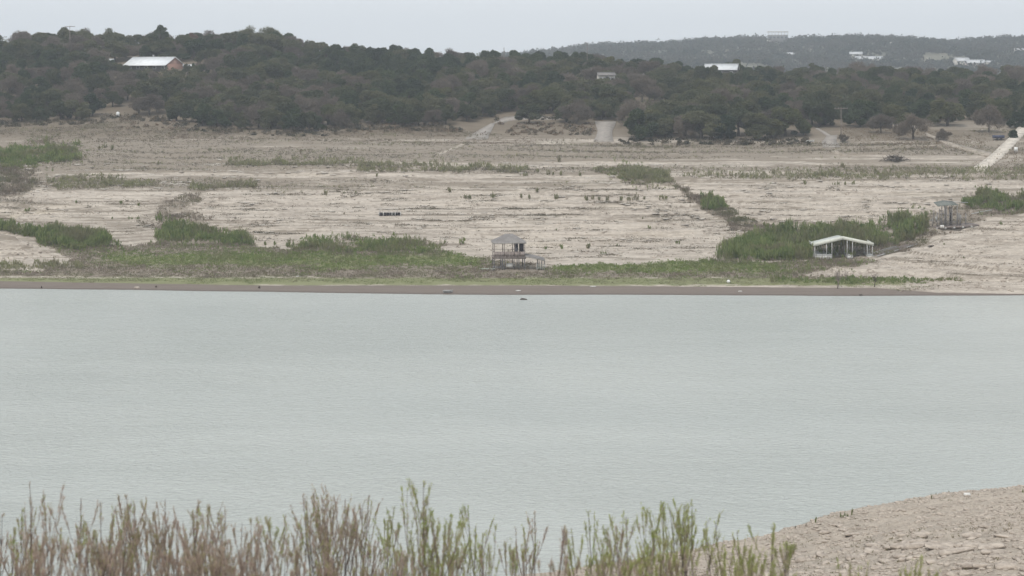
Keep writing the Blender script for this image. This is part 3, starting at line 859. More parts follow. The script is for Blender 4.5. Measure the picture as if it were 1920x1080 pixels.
# ------------------------------------------------------------------ plant cover on the bank
_a = at(955, 506); _b = at(1582, 487); _c = at(1782, 428)
KEEP = [(_a[0] - 4.2, _a[0] + 8.2, _a[1] - 5.0, _a[1] + 6.2, .78), (_b[0] - 7.4, _b[0] + 7.4, _b[1] - 8, _b[1] + 11, .9), (_c[0] - 5, _c[0] + 8, _c[1] - 5, _c[1] + 5, .85)]
def scatter(poly, n, s0=0, dens=None, soften=True):
    """n points on the far bank inside an outline"""
    V = [at(min(max(a, -30), 1950), b) for a, b in poly]
    xa, xb = min(v[0] for v in V) - 3, max(v[0] for v in V) + 3; ya, yb = max(396, min(v[1] for v in V) - 4), max(v[1] for v in V) + 4
    res = np.zeros((0, 3)); it = 0
    while len(res) < n and it < 40:
        it += 1
        X = rng.uniform(xa, xb, n * 3); Y = rng.uniform(ya, yb, n * 3)
        z = hfar(X, Y); px, py = px_of(X, Y, z)
        m = (px > -40) & (px < 1960)
        if soften: px, py = soft(px, py, X, Y)
        m &= inpoly(px, py, poly)
        for xa_, xb_, ya_, yb_, pr in KEEP: m &= ~((X > xa_) & (X < xb_) & (Y > ya_) & (Y < yb_) & (rng.uniform(0, 1, len(X)) < pr))
        if dens is not None: m &= dens(X, Y, px, py) > rng.uniform(0, 1, len(X))
        res = np.concatenate([res, np.stack([X, Y, z], 1)[m]])
    return res[:n]
def plume_geo(P, h0, h1, k, w, spread, lean=.16):
    n = len(P)
    H = rng.uniform(h0, h1, n) * (.25 + 1.3 * fbm(P[:, 0] / 5, P[:, 1] / 5, 3, 620)) * rng.choice([.7, 1, 1, 1.25], n)
    t = rng.uniform(.0, 1, (n, k)) ** .8
    L = (H[:, None] * rng.uniform(.28, .5, (n, k)))
    off = rng.normal(size=(n, k, 2)) * spread * (.4 + .6 * t[..., None])
    C = np.concatenate([P[:, None, :2] + off, (P[:, None, 2] + (H[:, None] - L) * t + L * .5)[..., None] - .05], 2).reshape(-1, 3)
    D = np.stack([rng.normal(size=n * k) * lean, rng.normal(size=n * k) * lean, np.ones(n * k)], 1)
    T = np.clip(np.repeat(rng.uniform(.1, .9, n), k) + rng.normal(size=n * k) * .15, 0, 1)
    return cards(C, rng.uniform(.5, 1.3, n * k) * w, L.ravel(), D, T)
def plumes(name, P, h0, h1, k, w, spread, m, label, cat, lean=.16):
    V, Fi, t = plume_geo(P, h0, h1, k, w, spread, lean)
    return tag(obj(name, mesh(name, V, Fi, tint=t), m), label, cat, None, 'stuff')
def rag(X, Y, px, py): return np.clip((fbm(X / 5, Y / 5, 3, 690) - .34) * 4.5, .08, 1)
plumes('willow_thicket', scatter(P_G1, 3600, dens=rag), 1.8, 3.4, 12, .20, .35, WILG, 'dense green thicket filling the gully behind the white dock', 'thicket')
plumes('willow_thicket', scatter(P_G2, 1900), 1.8, 3.0, 12, .20, .35, WILG, 'green thicket behind the pale spur at left edge', 'thicket')
plumes('willow_thicket', scatter(P_G3, 900, dens=rag), 1.4, 2.7, 12, .20, .35, WILG, 'green thicket below the dark side gully at left', 'thicket')
plumes('willow_thicket', scatter(P_G4, 800, dens=rag), 1.1, 2.2, 10, .18, .35, WILG, 'green thicket on the bank left of the two-storey dock', 'thicket')
plumes('willow_thicket', np.concatenate([scatter(P_G5, 1500, dens=rag), ]), 1.2, 2.4, 10, .24, .5, WILG, 'green brush patch high on the bank at left edge', 'thicket')
plumes('dead_brush', scatter(P_G5B, 650, dens=rag), 1.0, 2.0, 10, .20, .5, GRSB, 'dark leafless brush at the left edge below green patch', 'brush')
plumes('olive_brush', scatter(P_G7, 900, dens=rag), .9, 2.0, 10, .20, .4, OLIV, 'olive brush patch on the upper bank right of centre', 'brush')
plumes('willow_thicket', scatter(P_G8, 900, dens=rag), 1.4, 2.6, 10, .22, .4, WILG, 'green thicket behind the derelict dock at right edge', 'thicket')
plumes('gully_weeds', np.concatenate([scatter(P_GUL, 1500), scatter(P_GULR, 1600), scatter(P_GULL, 480, dens=rag)]), .5, 1.2, 7, .16, .35, GRSB, 'brown weeds along the floors of the gullies', 'weeds')
plumes('gully_shrubs', scatter(P_G12, 170), 1.4, 2.6, 12, .2, .3, WILG, 'dark green clump at the head of the right gully', 'shrubs')
def grow(P, a, b):
    cx = sum(q[0] for q in P) / len(P); cy = sum(q[1] for q in P) / len(P)
    return [(cx + (x - cx) * a, cy + (y - cy) * b) for x, y in P]
plumes('willow_fringe', np.concatenate([scatter(grow(P, 1.12, 1.6), n) for P, n in ((P_G1, 420), (P_G2, 120), (P_G3, 160), (P_G4, 160), (P_G5, 160), (P_G7, 120), (P_G8, 120))]), .6, 1.7, 9, .16, .25, WILG, 'single green stems thinning out round the thickets', 'stems')
plumes('thicket_fringe', np.concatenate([scatter(grow(P, 1.06, 1.25), n) for P, n in ((P_G1, 1100), (P_G2, 500), (P_G3, 420), (P_G4, 480), (P_G8, 300))]), .5, 1.5, 7, .15, .35, GRSB, 'brown stalks mixed into and around the green thickets', 'stalks')
plumes('thicket_fringe', np.concatenate([scatter(grow(P, 1.06, 1.3), n) for P, n in ((P_G5, 420), (P_G5B, 300), (P_G7, 320), (P_G9, 260), (P_G9B, 160), (P_G6, 360), (P_G11, 300), (P_G10, 500))]), .35, 1.0, 7, .15, .4, DRYW, 'tan stalks around the olive brush on the upper bank', 'stalks')
def dg(X, Y, px, py): return np.clip(greenness(px, py) * 1.6 + .12 + (fbm(X / 9, Y / 6, 3, 640) - .5) * 1.1 - .1, 0, 1)
def db(X, Y, px, py): return np.clip(1.1 - greenness(px, py) * 1.5 + (fbm(X / 9, Y / 6, 3, 640) - .5) * -1.1, .06, 1)
plumes('reeds', scatter(P_REED, 8500, dens=dg), .35, .85, 7, .15, .34, GRSG, 'fresh green reeds in bands along the flat shore', 'reeds')
plumes('reeds', scatter(P_REED, 9500, dens=db), .30, .80, 7, .13, .34, GRSB, 'dead brown reeds along the flat shore', 'reeds')
LAWN = fol('lawn_grass', (.16, .195, .075), (.24, .255, .12), (.22, .195, .13), k=1.0, nscale=.1)
P_LAWN = [(-200, 513), (300, 516), (900, 519), (1640, 523), (1760, 536), (1700, 545), (1640, 537), (960, 532), (480, 531), (-200, 524)]
plumes('grass', scatter(P_LAWN, 9000), .10, .30, 6, .12, .3, LAWN, 'short bright grass strip above the muddy waterline', 'grass', .5)
P_SPR = [(1440, 522), (1600, 524), (1800, 524), (1800, 530), (1640, 532), (1440, 530)]
plumes('willow_thicket', scatter(P_SPR, 420), .6, 1.3, 10, .16, .28, WILG, 'low green fringe at the foot of the right pale slope', 'thicket')
plumes('willow_thicket', scatter([(-100, 501), (60, 498), (150, 498), (160, 503), (-100, 509)], 300), .8, 1.6, 9, .16, .28, OLIV, 'olive fringe under the pale spur at left edge', 'thicket')
plumes('olive_brush', np.concatenate([scatter(P_G6, 700), scatter(P_G9, 480), scatter(P_G9B, 220), scatter(P_G10, 1000), scatter(P_G11, 560)]), .7, 2.0, 10, .17, .3, OLIV, 'loose rows of olive brush across the upper bank', 'brush')
DASH = fol('dark_weed', (.13, .105, .075), (.215, .18, .125), (.10, .095, .055), k=1.0, nscale=.2)
P_UP = [(-30, 228), (600, 250), (860, 250), (1150, 266), (1530, 268), (1950, 235), (1950, 345), (1250, 345), (900, 350), (-30, 395)]
def du(X, Y, px, py): return np.clip((bands(X, Y, hfar(X, Y)) - .5) * 5 + (fbm(X / 14, Y / 5, 3, 660) - .5) * 2 + .7 * (1 - sstep(240, 268, py)) + .25, 0, 1)
plumes('dry_weeds', scatter(P_UP, 15000, dens=du), .2, .75, 5, .16, .4, DRYW, 'grey-tan dead weeds over the upper bank', 'weeds', .35)
plumes('olive_brush', scatter(P_UP, 2100, dens=lambda X, Y, px, py: np.clip((bands(X, Y, hfar(X, Y)) - .5) * 6 + (fbm(X / 20, Y / 9, 3, 668) - .5) * 4, 0, 1)), .35, 1.1, 8, .15, .35, OLIV, 'thin olive scrub strung along the upper bank terraces', 'scrub')
P_FOOT = [(-30, 226), (215, 218), (330, 238), (640, 247), (740, 236), (870, 246), (1000, 256), (1150, 266), (1530, 268), (1760, 272), (1760, 286), (1150, 278), (600, 268), (-30, 268)]
plumes('dry_weeds', scatter(P_FOOT, 7500, dens=lambda X, Y, px, py: np.clip((fbm(X / 11, Y / 8, 3, 665) - .35) * 3.2, .1, 1)), .25, .85, 5, .18, .45, fol('foot_weed', (.155, .120, .092), (.255, .205, .155), (.165, .16, .095), k=1.0, nscale=.08), 'brown-grey weeds at the foot of the wood', 'weeds', .35)
P_LOW = [(-30, 385), (900, 345), (1250, 350), (1430, 430), (1350, 480), (1040, 490), (800, 458), (470, 455), (-30, 430)]
def dl(X, Y, px, py): return np.clip((fbm(X / 8, Y / 2.0, 3, 670) - .58) * 7 + (ledges(X, Y, hfar(X, Y)) - .35) * 1.2, 0.02, 1)
plumes('dry_weeds', scatter(P_LOW, 13000, dens=dl), .14, .45, 5, .18, .45, DASH, 'scattered dead weeds over the pale middle bank', 'weeds', .4)
P_RS = [(1280, 350), (1690, 345), (1700, 408), (1450, 425)]
plumes('dry_weeds', scatter(P_RS, 2000, dens=dl), .12, .40, 5, .17, .45, DASH, 'scattered dead weeds on the slope right of the gully', 'weeds', .4)
P_RH = [(1500, 515), (1640, 492), (1780, 442), (1940, 398), (1940, 545), (1700, 545)]
plumes('dry_weeds', scatter(P_RH, 1700, dens=dl), .1, .30, 5, .15, .4, DASH, 'sparse dead weeds on the pale right headland', 'weeds', .4)
plumes('straw_grass', np.concatenate([scatter([(655, 236), (860, 240), (860, 252), (655, 254)], 500), scatter([(1580, 240), (1740, 240), (1860, 262), (1840, 290), (1740, 280), (1590, 268)], 1500), scatter([(1850, 300), (1950, 270), (1950, 330), (1850, 330)], 500)]), .25, .8, 6, .18, .4, STRAW, 'straw coloured grass near the ramps', 'grass', .35)

# ------------------------------------------------------------------ loose stone
import bmesh
def hull(seed, n=13, flat=.6):
    r = random.Random(seed); bm = bmesh.new()
    for sx in (-1, 1):
        for sy in (-1, 1):
            for sz in (-1, 1):
                k = r.uniform(.62, 1.0) if sz > 0 else 1
                bm.verts.new(Vector((sx * r.uniform(.34, .52) * k, sy * r.uniform(.30, .52) * k, sz * r.uniform(.22, .40) * flat)))
    for _ in range(n - 8):
        v = Vector((r.gauss(0, 1), r.gauss(0, 1), r.gauss(0, .6))).normalized() * .5
        bm.verts.new(Vector((v.x, v.y, v.z * flat)))
    g = bmesh.ops.convex_hull(bm, input=bm.verts)
    bmesh.ops.delete(bm, geom=[e for e in g['geom_interior'] if isinstance(e, bmesh.types.BMVert)], context='VERTS')
    bmesh.ops.triangulate(bm, faces=bm.faces)
    bm.verts.index_update()
    V = np.array([v.co[:] for v in bm.verts]); Fc = np.array([[v.index for v in f.verts] for f in bm.faces]); bm.free()
    return V, Fc
HULL = [hull(i, 14, random.Random(i).uniform(.45, .8)) for i in range(10)]
def rubble(name, P, s0, s1, m, label, flat=(.5, 1.0), pw=2.2, lx=1.0):
    VV = []; FF = []; k = 0
    for h, (V, Fc) in enumerate(HULL):
        Q = P[h::len(HULL)]; n = len(Q)
        if not n: continue
        s = s0 + (s1 - s0) * rng.uniform(0, 1, n) ** pw; a = rng.uniform(-.6, .6, n) if lx > 1 else rng.uniform(0, 6.28, n)
        sc = np.stack([s * lx * rng.uniform(.8, 1.2, n), s * rng.uniform(.8, 1.2, n), s * rng.uniform(*flat, n)], 1)
        W = V[None] * sc[:, None]
        x = W[..., 0] * np.cos(a)[:, None] - W[..., 1] * np.sin(a)[:, None]; y = W[..., 0] * np.sin(a)[:, None] + W[..., 1] * np.cos(a)[:, None]
        VV.append((np.stack([x, y, W[..., 2] + s[:, None] * .08], 2) + Q[:, None]).reshape(-1, 3))
        FF.append((Fc[None] + (np.arange(n) * len(V))[:, None, None] + k).reshape(-1, 3)); k += n * len(V)
    return tag(obj(name, mesh(name, np.concatenate(VV), np.concatenate(FF)), m), label, 'rubble', None, 'stuff')
P_BANK = [(-30, 300), (1000, 300), (1900, 320), (1900, 350), (1700, 408), (1440, 432), (1350, 480), (1040, 490), (800, 456), (470, 450), (-30, 420)]
def dr(X, Y, px, py): return np.clip((fbm(X / 10, Y / 2.5, 3, 680) - .42) * 5 + .1, .05, 1)
rubble('loose_stones', scatter(P_BANK, 5200, dens=dr), .18, .85, ROCK, 'broken limestone scattered over the far bank')
rubble('ledge_stones', scatter(P_BANK, 1300, dens=dl), .5, 1.3, mat('bleached_limestone', col=(.52, .475, .415), noise=(2, (.40, .36, .31), .4, .66), spec=.1), 'bleached slabs strung along the far ledges', (.28, .5), 1.4, 1.7)
rubble('loose_stones', scatter(P_RH, 1700, dens=dr), .15, .7, ROCK, 'broken limestone on the pale right headland')
rubble('loose_stones', scatter([(-30, 440), (60, 455), (130, 486), (-30, 492)], 260), .2, .8, ROCK, 'broken limestone on the pale spur at left edge')

# ------------------------------------------------------------------ single shrubs on the bank
SHP = []
for i in range(7):
    k = [7, 12, 9, 5, 14, 8, 11][i]
    w = [.13, .30, .22, .09, .40, .17, .26][i]
    pts = np.stack([rng.normal(size=k) * w, rng.normal(size=k) * w * .6, np.zeros(k)], 1)
    V, Fi, t = plume_geo(pts, .45, 1.1, 9, .085, .05, .12)
    SHP.append((V, Fi, t))
def shrub_mesh(i, m):
    key = ('shrub', i, m.name)
    if key not in MCACHE:
        V, Fi, t = SHP[i]; me = mesh('shrub', V, Fi, tint=t); me.materials.append(m); MCACHE[key] = me
    return MCACHE[key]
SROWS = {
 'upright olive shrub in the row along the middle of the bank above the two-storey dock': (OLIV, [(843, 361, 20, 3), (873, 373, 17, 1), (881, 373, 15, 0), (927, 371, 14, 1), (977, 371, 15, 0), (992, 373, 16, 0), (1007, 361, 18, 3), (1043, 373, 18, 0), (1099, 376, 18, 0), (1111, 374, 14, 3), (1123, 376, 16, 0), (1139, 376, 18, 0), (1165, 376, 16, 0), (1185, 376, 18, 1), (1208, 374, 12, 0), (1243, 374, 18, 0)]),
 'rounded olive shrub on the bare strip below the two concrete ramps': (OLIV, [(942, 323, 19, 0), (936, 322, 15, 3), (1008, 322, 10, 3), (983, 330, 14, 1), (1027, 328, 16, 1), (1037, 328, 12, 0), (1052, 329, 16, 0), (1087, 330, 14, 1), (1048, 304, 23, 3), (706, 331, 14, 3)]),
 'lone low shrub on the pale bank left of the stranded raft': (OLIV, [(667, 363, 12, 3), (645, 363, 8, 0), (610, 366, 17, 0), (563, 287, 14, 3), (393, 283, 10, 1), (297, 309, 13, 0), (210, 281, 17, 0), (190, 279, 14, 3), (645, 402, 9, 3)]),
 'small dark shrub on the pale bank at far left above the thicket': (WILG, [(143, 381, 13, 3), (260, 387, 15, 3), (227, 382, 12, 0), (53, 396, 13, 3), (210, 411, 10, 1), (245, 411, 8, 1), (258, 411, 8, 1)]),
 'upright green shrub at the edge of the flat, left of the two-storey dock': (WILG, [(497, 460, 14, 0), (515, 460, 17, 3), (545, 464, 24, 3), (467, 457, 19, 0), (312, 417, 24, 0), (220, 462, 22, 3), (538, 462, 14, 0), (868, 457, 17, 3), (738, 442, 15, 3)]),
 'small green shrub on the pale slope right of the two-storey dock': (WILG, [(1054, 467, 19, 3), (1103, 466, 19, 0), (1157, 462, 10, 0), (1133, 477, 11, 1), (1217, 429, 10, 3), (1043, 432, 8, 3), (1270, 457, 12, 1), (1205, 411, 8, 0), (1023, 468, 12, 0)]),
 'thin olive shrub on the upper bank between the flared ramp and brush pile': (OLIV, [(1580, 314, 15, 3), (1445, 346, 8, 0), (1510, 346, 18, 3), (1567, 347, 11, 0), (1585, 347, 13, 0), (1448, 326, 14, 0), (1392, 332, 15, 0), (1380, 332, 12, 3), (1345, 331, 13, 0), (1600, 346, 12, 1)]),
 'tiny dark bush on the pale right headland': (WILG, [(1877, 421, 9, 1), (1807, 484, 7, 1), (1770, 459, 7, 0), (1730, 447, 6, 0)]),
 'green shrub at the edge of the gully thicket': (WILG, [(1330, 385, 20, 1), (1320, 383, 16, 0), (1352, 388, 14, 1), (1362, 389, 12, 0), (1435, 427, 16, 0), (1450, 428, 20, 0), (1460, 430, 14, 3), (1395, 452, 14, 0), (1370, 470, 16, 0)]),
}
for lab, (m, L) in SROWS.items():
    for px, py, hp, i in L:
        x, y, z = at(px, py)
        s = hp * y / F
        o = obj('shrub', shrub_mesh(i if random.random() < .6 else random.randrange(7), m), None)
        o.location = (x, y, z - .05); o.rotation_euler = (0, 0, random.uniform(0, 6.28)); o.scale = (s * random.uniform(.8, 1.15), s * .9, s)
        tag(o, lab, 'shrub', lab)
def bare_shrub(px, py, hp, label, seed, m=PALEBARK, near=False):
    x, y, z = at(px, py)
    H = hp * y / F; r_ = random.Random(seed); b = MB(); tw = MB()
    b.tube([(0, 0, -.3), (H * .06, 0, H * .3), (H * r_.uniform(-.1, .2), 0, H * .55)], [H * .035, H * .028, H * .02], 6)
    for i in range(9):
        t0 = r_.uniform(.25, .55); a = r_.uniform(0, 6.28); d = Vector((math.cos(a) * .30, math.sin(a) * .2, r_.uniform(.25, .45)))
        p0 = Vector((H * .08, 0, H * t0)); p1 = p0 + d * H * .6; p2 = p1 + Vector((d.x * .3, d.y * .3, .35)) * H * .6
        tw.tube([p0, p1, p2], [H * .016, H * .012, H * .005], 4, False)
        for j in range(3):
            q = p0.lerp(p2, r_.uniform(.4, .9)); tw.tube([q, q + Vector((r_.uniform(-.2, .2), r_.uniform(-.2, .2), .22)) * H], [H * .008, H * .003], 3, False)
    t = thing('dead_tree', label, 'dead tree', (x, y, z))
    b.build('trunk', m, t); tw.build('branches', m, t)['kind'] = 'stuff'
bare_shrub(1570, 541, 36, 'pale dead tree by the waterline below the white dock', 1)
bare_shrub(1639, 538, 24, 'small dark dead tree by the waterline right of the pale one', 2, BARK)
bare_shrub(1585, 528, 20, 'low pinkish dead tree leaning beside the pale dead tree', 5)

# ------------------------------------------------------------------ two-storey boat dock
x0, y0, z0 = at(955, 506)
p = F / y0
D = thing('boat_dock', 'two-storey boat dock with grey hipped roof stranded in the reeds', 'boat dock', (x0, y0, z0), R(4))
def mx(px): return (px - 955) / p
def mz(py): return (506 - py) / p
dp = 5.6
zd = mz(483.5); ztop = mz(454.5); zr = mz(440)
xl, xr = mx(926), mx(984.5)
m = MB()
e = .25
A = [(xl - e, -e, ztop), (xr + e, -e, ztop), (xr + e, dp + e, ztop), (xl - e, dp + e, ztop)]
ra, rb = (mx(949), dp * .45, zr), (mx(963), dp * .55, zr)
m.quad(A[0], A[1], rb, ra); m.quad(A[2], A[3], ra, rb)
n = len(m.v); m.v += [A[1], A[2], rb, A[3], A[0], ra]; m.f3 += [(n, n + 1, n + 2), (n + 3, n + 4, n + 5)]
m.quad(*[(a[0], a[1], a[2] - .02) for a in A[::-1]])
roof = m.build('roof', GROOF, D)
fa = MB()
for a, b in ((0, 1), (1, 2), (2, 3), (3, 0)): fa.bar((A[a][0], A[a][1], ztop - .14), (A[b][0], A[b][1], ztop - .14), .09, .26)
fa.build('fascia', mat('pale_fascia', col=(.36, .34, .32), noise=(2, (.28, .26, .24), .4, .7)), roof)
# deck boards one by one
nb = 22
for i in range(nb):
    w = (xr - xl + .5) / nb
    MB().box((xl - .25 + w * (i + .5), dp / 2, zd + .11), (w - .03, dp + .3, .06)).build('deck_board', DECKT, D)
for yv in (-.1, dp * .33, dp * .66, dp + .1): MB().bar((xl - .2, yv, zd - .08), (xr + .2, yv, zd - .08), .08, .30).build('joist', TIMB, D)
for px in (927, 945.5, 964.5, 984):
    for yv in (0, dp):
        MB().box((mx(px), yv, (zd + .14 + ztop) / 2), (.15, .15, ztop - zd - .16)).build('post', TIMB, D)
for px, w in ((926.5, .2), (942, .2), (946, .13), (964, .14), (973, .16), (983.5, .2)):
    for yv in (0, dp):
        MB().box((mx(px), yv + .01, (zd - .24) / 2 - .3), (w, w, zd - .24 + .6)).build('pile', DSTEEL, D)
# railing
rl = MB()
zrail = mz(472)
rl.bar((xl - .1, -.12, zrail), (xr + .1, -.12, zrail), .10, .09).bar((xl - .1, -.12, zd + .32), (xr + .1, -.12, zd + .32), .07, .07)
rail = rl.build('railing', DECKT, D)
for i in range(6):
    w = (xr - xl) / 6; MB().box((xl + w * (i + .5), -.13, (zrail + zd + .34) / 2), (w - .1, .03, zrail - zd - .46)).build('rail_panel', mat('pinkish_rail_panel', col=(.33, .275, .25), noise=(2, (.25, .21, .19), .4, .66)), rail)
for px in (937, 950, 958, 971): MB().box((mx(px), -.2, (zrail + zd) / 2), (.1, .1, zrail - zd)).build('baluster', TIMB, rail)
for s in (xl, xr): MB().bar((s, 0, zrail), (s, dp, zrail), .08).build('side_rail', DECKT, rail)
MB().bar((xl, dp, zrail), (xr, dp, zrail), .08).build('back_rail', DECKT, rail)
cb = MB().box((mx(979), dp * .35, (zd + .16 + ztop - .35) / 2 + .0), (mx(984) - mx(974) - .25, 1.6, ztop - zd - .7)).build('storage_closet', DARK, D)
MB().box((mx(977), dp * .35 - .84, zd + 1.3), (.06, .05, .3)).build('handle', STEEL, cb)
ws = MB().box((mx(970), dp * .6, zd + 1.6), (.9, .05, 2.6)).build('wind_screen', mat('lilac_sheet', col=(.52, .49, .53), noise=(1, (.44, .42, .45), .4, .66)), D)
# sloping side roof / gangway to the right
xe = mx(1022); ze = mz(487.5)
m = MB().slab([((xr + .05, -.3, zd + .55), (xr + .05, 3.4, zd + .75)), ((mx(1003), -.3, (zd + .55 + ze) / 2 + .1), (mx(1003), 3.4, (zd + .75 + ze) / 2 + .2)), ((xe, -.3, ze), (xe, 3.4, ze + .2))], .22)
sr = m.build('side_roof', GROOF, D)
MB().bar((xr + .05, -.36, zd + .35), (xe, -.36, ze - .2), .07, .22).build('edge_board', mat('pale_fascia'), sr)
for px in (1011, 1016, 1021.5): MB().box((mx(px), .1, (ze - .25) / 2 - .2), (.16, .16, ze - .2 + .4)).build('pile', DSTEEL, D)
MB().tube([(mx(1010), 3.0, -.2), (mx(1010), 3.0, ze)], .1).build('pile', DSTEEL, D)
for px in (950.3, 962.5): MB().bar((mx(px), 1.2, mz(494)), (mx(px), 1.2, zd - .1), .05).build('hoist_strap', WHITE, D)
# things lying at and on the dock
def at_dock(px, py, dy): 
    q = D.matrix_world if False else Matrix.Translation((x0, y0, z0)) @ Matrix.Rotation(R(4), 4, 'Z')
    return q @ Vector((mx(px), dy, mz(py)))
c = at_dock(955.8, 498.8, 1.2)
t = thing('float_tank', 'cream cylindrical tank slung under the two-storey dock', 'tank', (c.x, c.y, c.z - .55))
MB().tube([(-.72, 0, .55), (-.66, 0, .55), (.66, 0, .55), (.72, 0, .55)], [.42, .52, .52, .42], 14).build('drum', FLOATW, t, True)
for s in (-.4, .4): MB().tube([(s - .03, 0, .55), (s + .03, 0, .55)], .535, 14).build('band', STEEL, t)
MB().box((0, 0, .08), (1.0, .3, .16)).build('cradle', TIMB, t)
def chair(px, dy, label):
    c = at_dock(px, 0, dy); c.z = z0 + zd + .15
    t = thing('deck_chair', label, 'chair', c, R(20))
    MB().box((0, 0, .42), (.5, .5, .06)).build('seat', DARK, t); MB().box((0, .24, .78), (.5, .06, .66)).build('backrest', DARK, t)
    for a in (-.2, .2):
        for b in (-.2, .2): MB().box((a, b, .195), (.05, .05, .39)).build('leg', DSTEEL, t)
chair(963.5, 1.0, 'dark chair on the upper deck by the third post')
c = at_dock(970, 461, 1.5)
t = thing('hanging_bag', 'dark bag hanging under the hipped dock roof', 'bag', (c.x, c.y, c.z - .55))
MB().tube([(0, 0, 0), (0, 0, .25), (0, 0, .7), (0, 0, 1.0)], [.12, .24, .22, .08], 10).build('sack', DARK, t, True)
MB().bar((0, 0, 1.0), (0, 0, z0 + ztop - (c.z - .55) - .05), .04).build('cord', DSTEEL, t)
c = at_dock(913, 508, -1.2); zz = float(hfar(np.array([c.x]), np.array([c.y]))[0])
t = thing('plank_float', 'pale plank float lying in reeds left of the two-storey dock', 'float', (c.x, c.y, zz + .3))
MB().box((0, 0, .2), (3.5, .9, .1)).build('deck', mat('greenish_boards', col=(.36, .39, .33), noise=(2, (.28, .3, .25), .4, .66)), t)
for s in (-1.2, 0, 1.2): MB().tube([(s, -.4, .02), (s, .4, .02)], .15, 8).build('float_barrel', FLOATG, t)
c = at_dock(932, 503, 1.5); zz = float(hfar(np.array([c.x]), np.array([c.y]))[0])
t = thing('lift_cradle', 'steel boat lift cradle beneath the left side of the dock', 'boat lift', (c.x, c.y, zz))
for s in (-.8, .8): MB().bar((s, -1, .5), (s, 1, .5), .14).build('bunk', STEEL, t)
for s in (-.7, .7): MB().bar((-.9, s, .4), (.9, s, .4), .10).build('cross_beam', STEEL, t)
for a in (-.8, .8):
    for b in (-.7, .7): MB().box((a, b, .1), (.1, .1, .7)).build('leg', STEEL, t)
c = at_dock(1016, 508, -.8); zz = float(hfar(np.array([c.x]), np.array([c.y]))[0])
t = thing('dock_steps', 'weathered grey-green steps at the right foot of the dock', 'steps', (c.x, c.y, zz))
for i in range(4): MB().box((-.3 + .0 * i, i * .3, .3 + .28 * i), (1.8, .3, .06)).build('tread', mat('greenish_boards'), t)
for s in (-1.15, .55): MB().bar((s, -.2, 0.1), (s, 1.2, 1.4), .08, .25).build('stringer', FLOATG, t)

# ------------------------------------------------------------------ gabled white dock
x0, y0, z0 = at(1582, 487)
p = F / y0
G = thing('boat_dock', 'open white boat dock with a gabled metal roof in the gully mouth', 'boat dock', (x0, y0, z0 + .05), R(-2))
mx = lambda px: (px - 1582) / p
mz = lambda py: (487 - py) / p
xl, xr, zl, zr_, zp = mx(1526.5), mx(1638), mz(463), mz(461.5), mz(449.5)
th = .78; dl_ = 10.5
for (a, b), nm in ((((xl, zl), (mx(1581), zp)), 'l'), (((mx(1581), zp), (xr, zr_)), 'r')):
    o = MB().prism([(a[0], a[1] + .12), (b[0], b[1] + .12), (b[0], b[1] + .2), (a[0], a[1] + .2)], .08, dl_)
    rp = o.build('roof_slope', DROOF, G)
    MB().prism([(a[0], a[1]), (b[0], b[1]), (b[0], b[1] + th), (a[0], a[1] + th)], -.06, .075).build('fascia', mat('dock_fascia', col=(.70, .71, .63), noise=(1.2, (.60, .61, .54), .42, .72)), rp)
    for k in range(1, 9):
        q = k / 9; xx = a[0] + (b[0] - a[0]) * q; zz = a[1] + (b[1] - a[1]) * q
        MB().bar((xx, .1, zz + .02), (xx, dl_, zz + .02), .1, .16).build('purlin', FLOATG, rp)
for s, zz in ((xl + .05, zl), (xr - .05, zr_)): MB().bar((s, .0, zz + .35), (s, dl_, zz + .35), .07, .6).build('side_fascia', DROOF, G)
def gz(x): return (zl + (zp - zl) * (x - xl) / (mx(1581) - xl) if x < mx(1581) else zp + (zr_ - zp) * (x - mx(1581)) / (xr - mx(1581)))
for (a, b) in ((1529, 1560), (1589, 1599), (1626, 1637)):
    fi = MB().box(((mx(a) + mx(b)) / 2, dl_ / 2 - .2, .55), (mx(b) - mx(a), dl_, .9)).build('finger_float', mat('pale_float', col=(.55, .55, .53), noise=(1.5, (.42, .41, .39), .42, .7), rough=.6), G)
    MB().box(((mx(a) + mx(b)) / 2, dl_ / 2 - .2, 1.06), (mx(b) - mx(a) + .12, dl_ + .1, .1)).build('walkway', FLOATG, fi)
    for k in range(5): MB().box(((mx(a) + mx(b)) / 2, k * dl_ / 5 + 1, .05), (mx(b) - mx(a) - .3, 1.2, .25)).build('billet', DARK, fi)
for px in (1528, 1550, 1560, 1588.5, 1598.5, 1626, 1635.5):
    for yv in (.12, dl_ * .5, dl_ - .3):
        x = mx(px); t_ = gz(x) + .06
        MB().box((x, yv, (t_ + .3) / 2 + .15), (.15, .15, t_ - .3)).build('post', mat('post_white', col=(.58, .58, .56), noise=(2, (.45, .45, .43), .42, .7)), G)
MB().bar((mx(1560), dl_ - .4, .8), (mx(1589), dl_ - .4, .8), .2, .5).build('rear_walkway', FLOATG, G)
MB().bar((mx(1599), dl_ - .5, .8), (mx(1626), dl_ - .5, .8), .2, .5).build('rear_walkway', FLOATG, G)
for px in (1605, 1612): MB().bar((mx(px), 2, .55), (mx(px), 8, .55), .14).build('lift_bunk', DSTEEL, G)
MB().bar((mx(1601), 3, .9), (mx(1624), 3, .5), .12).build('lift_beam', DSTEEL, G)
MB().box((mx(1576), 5.5, .7), (.45, .45, 1.3)).build('pump_box', FLOATG, G)
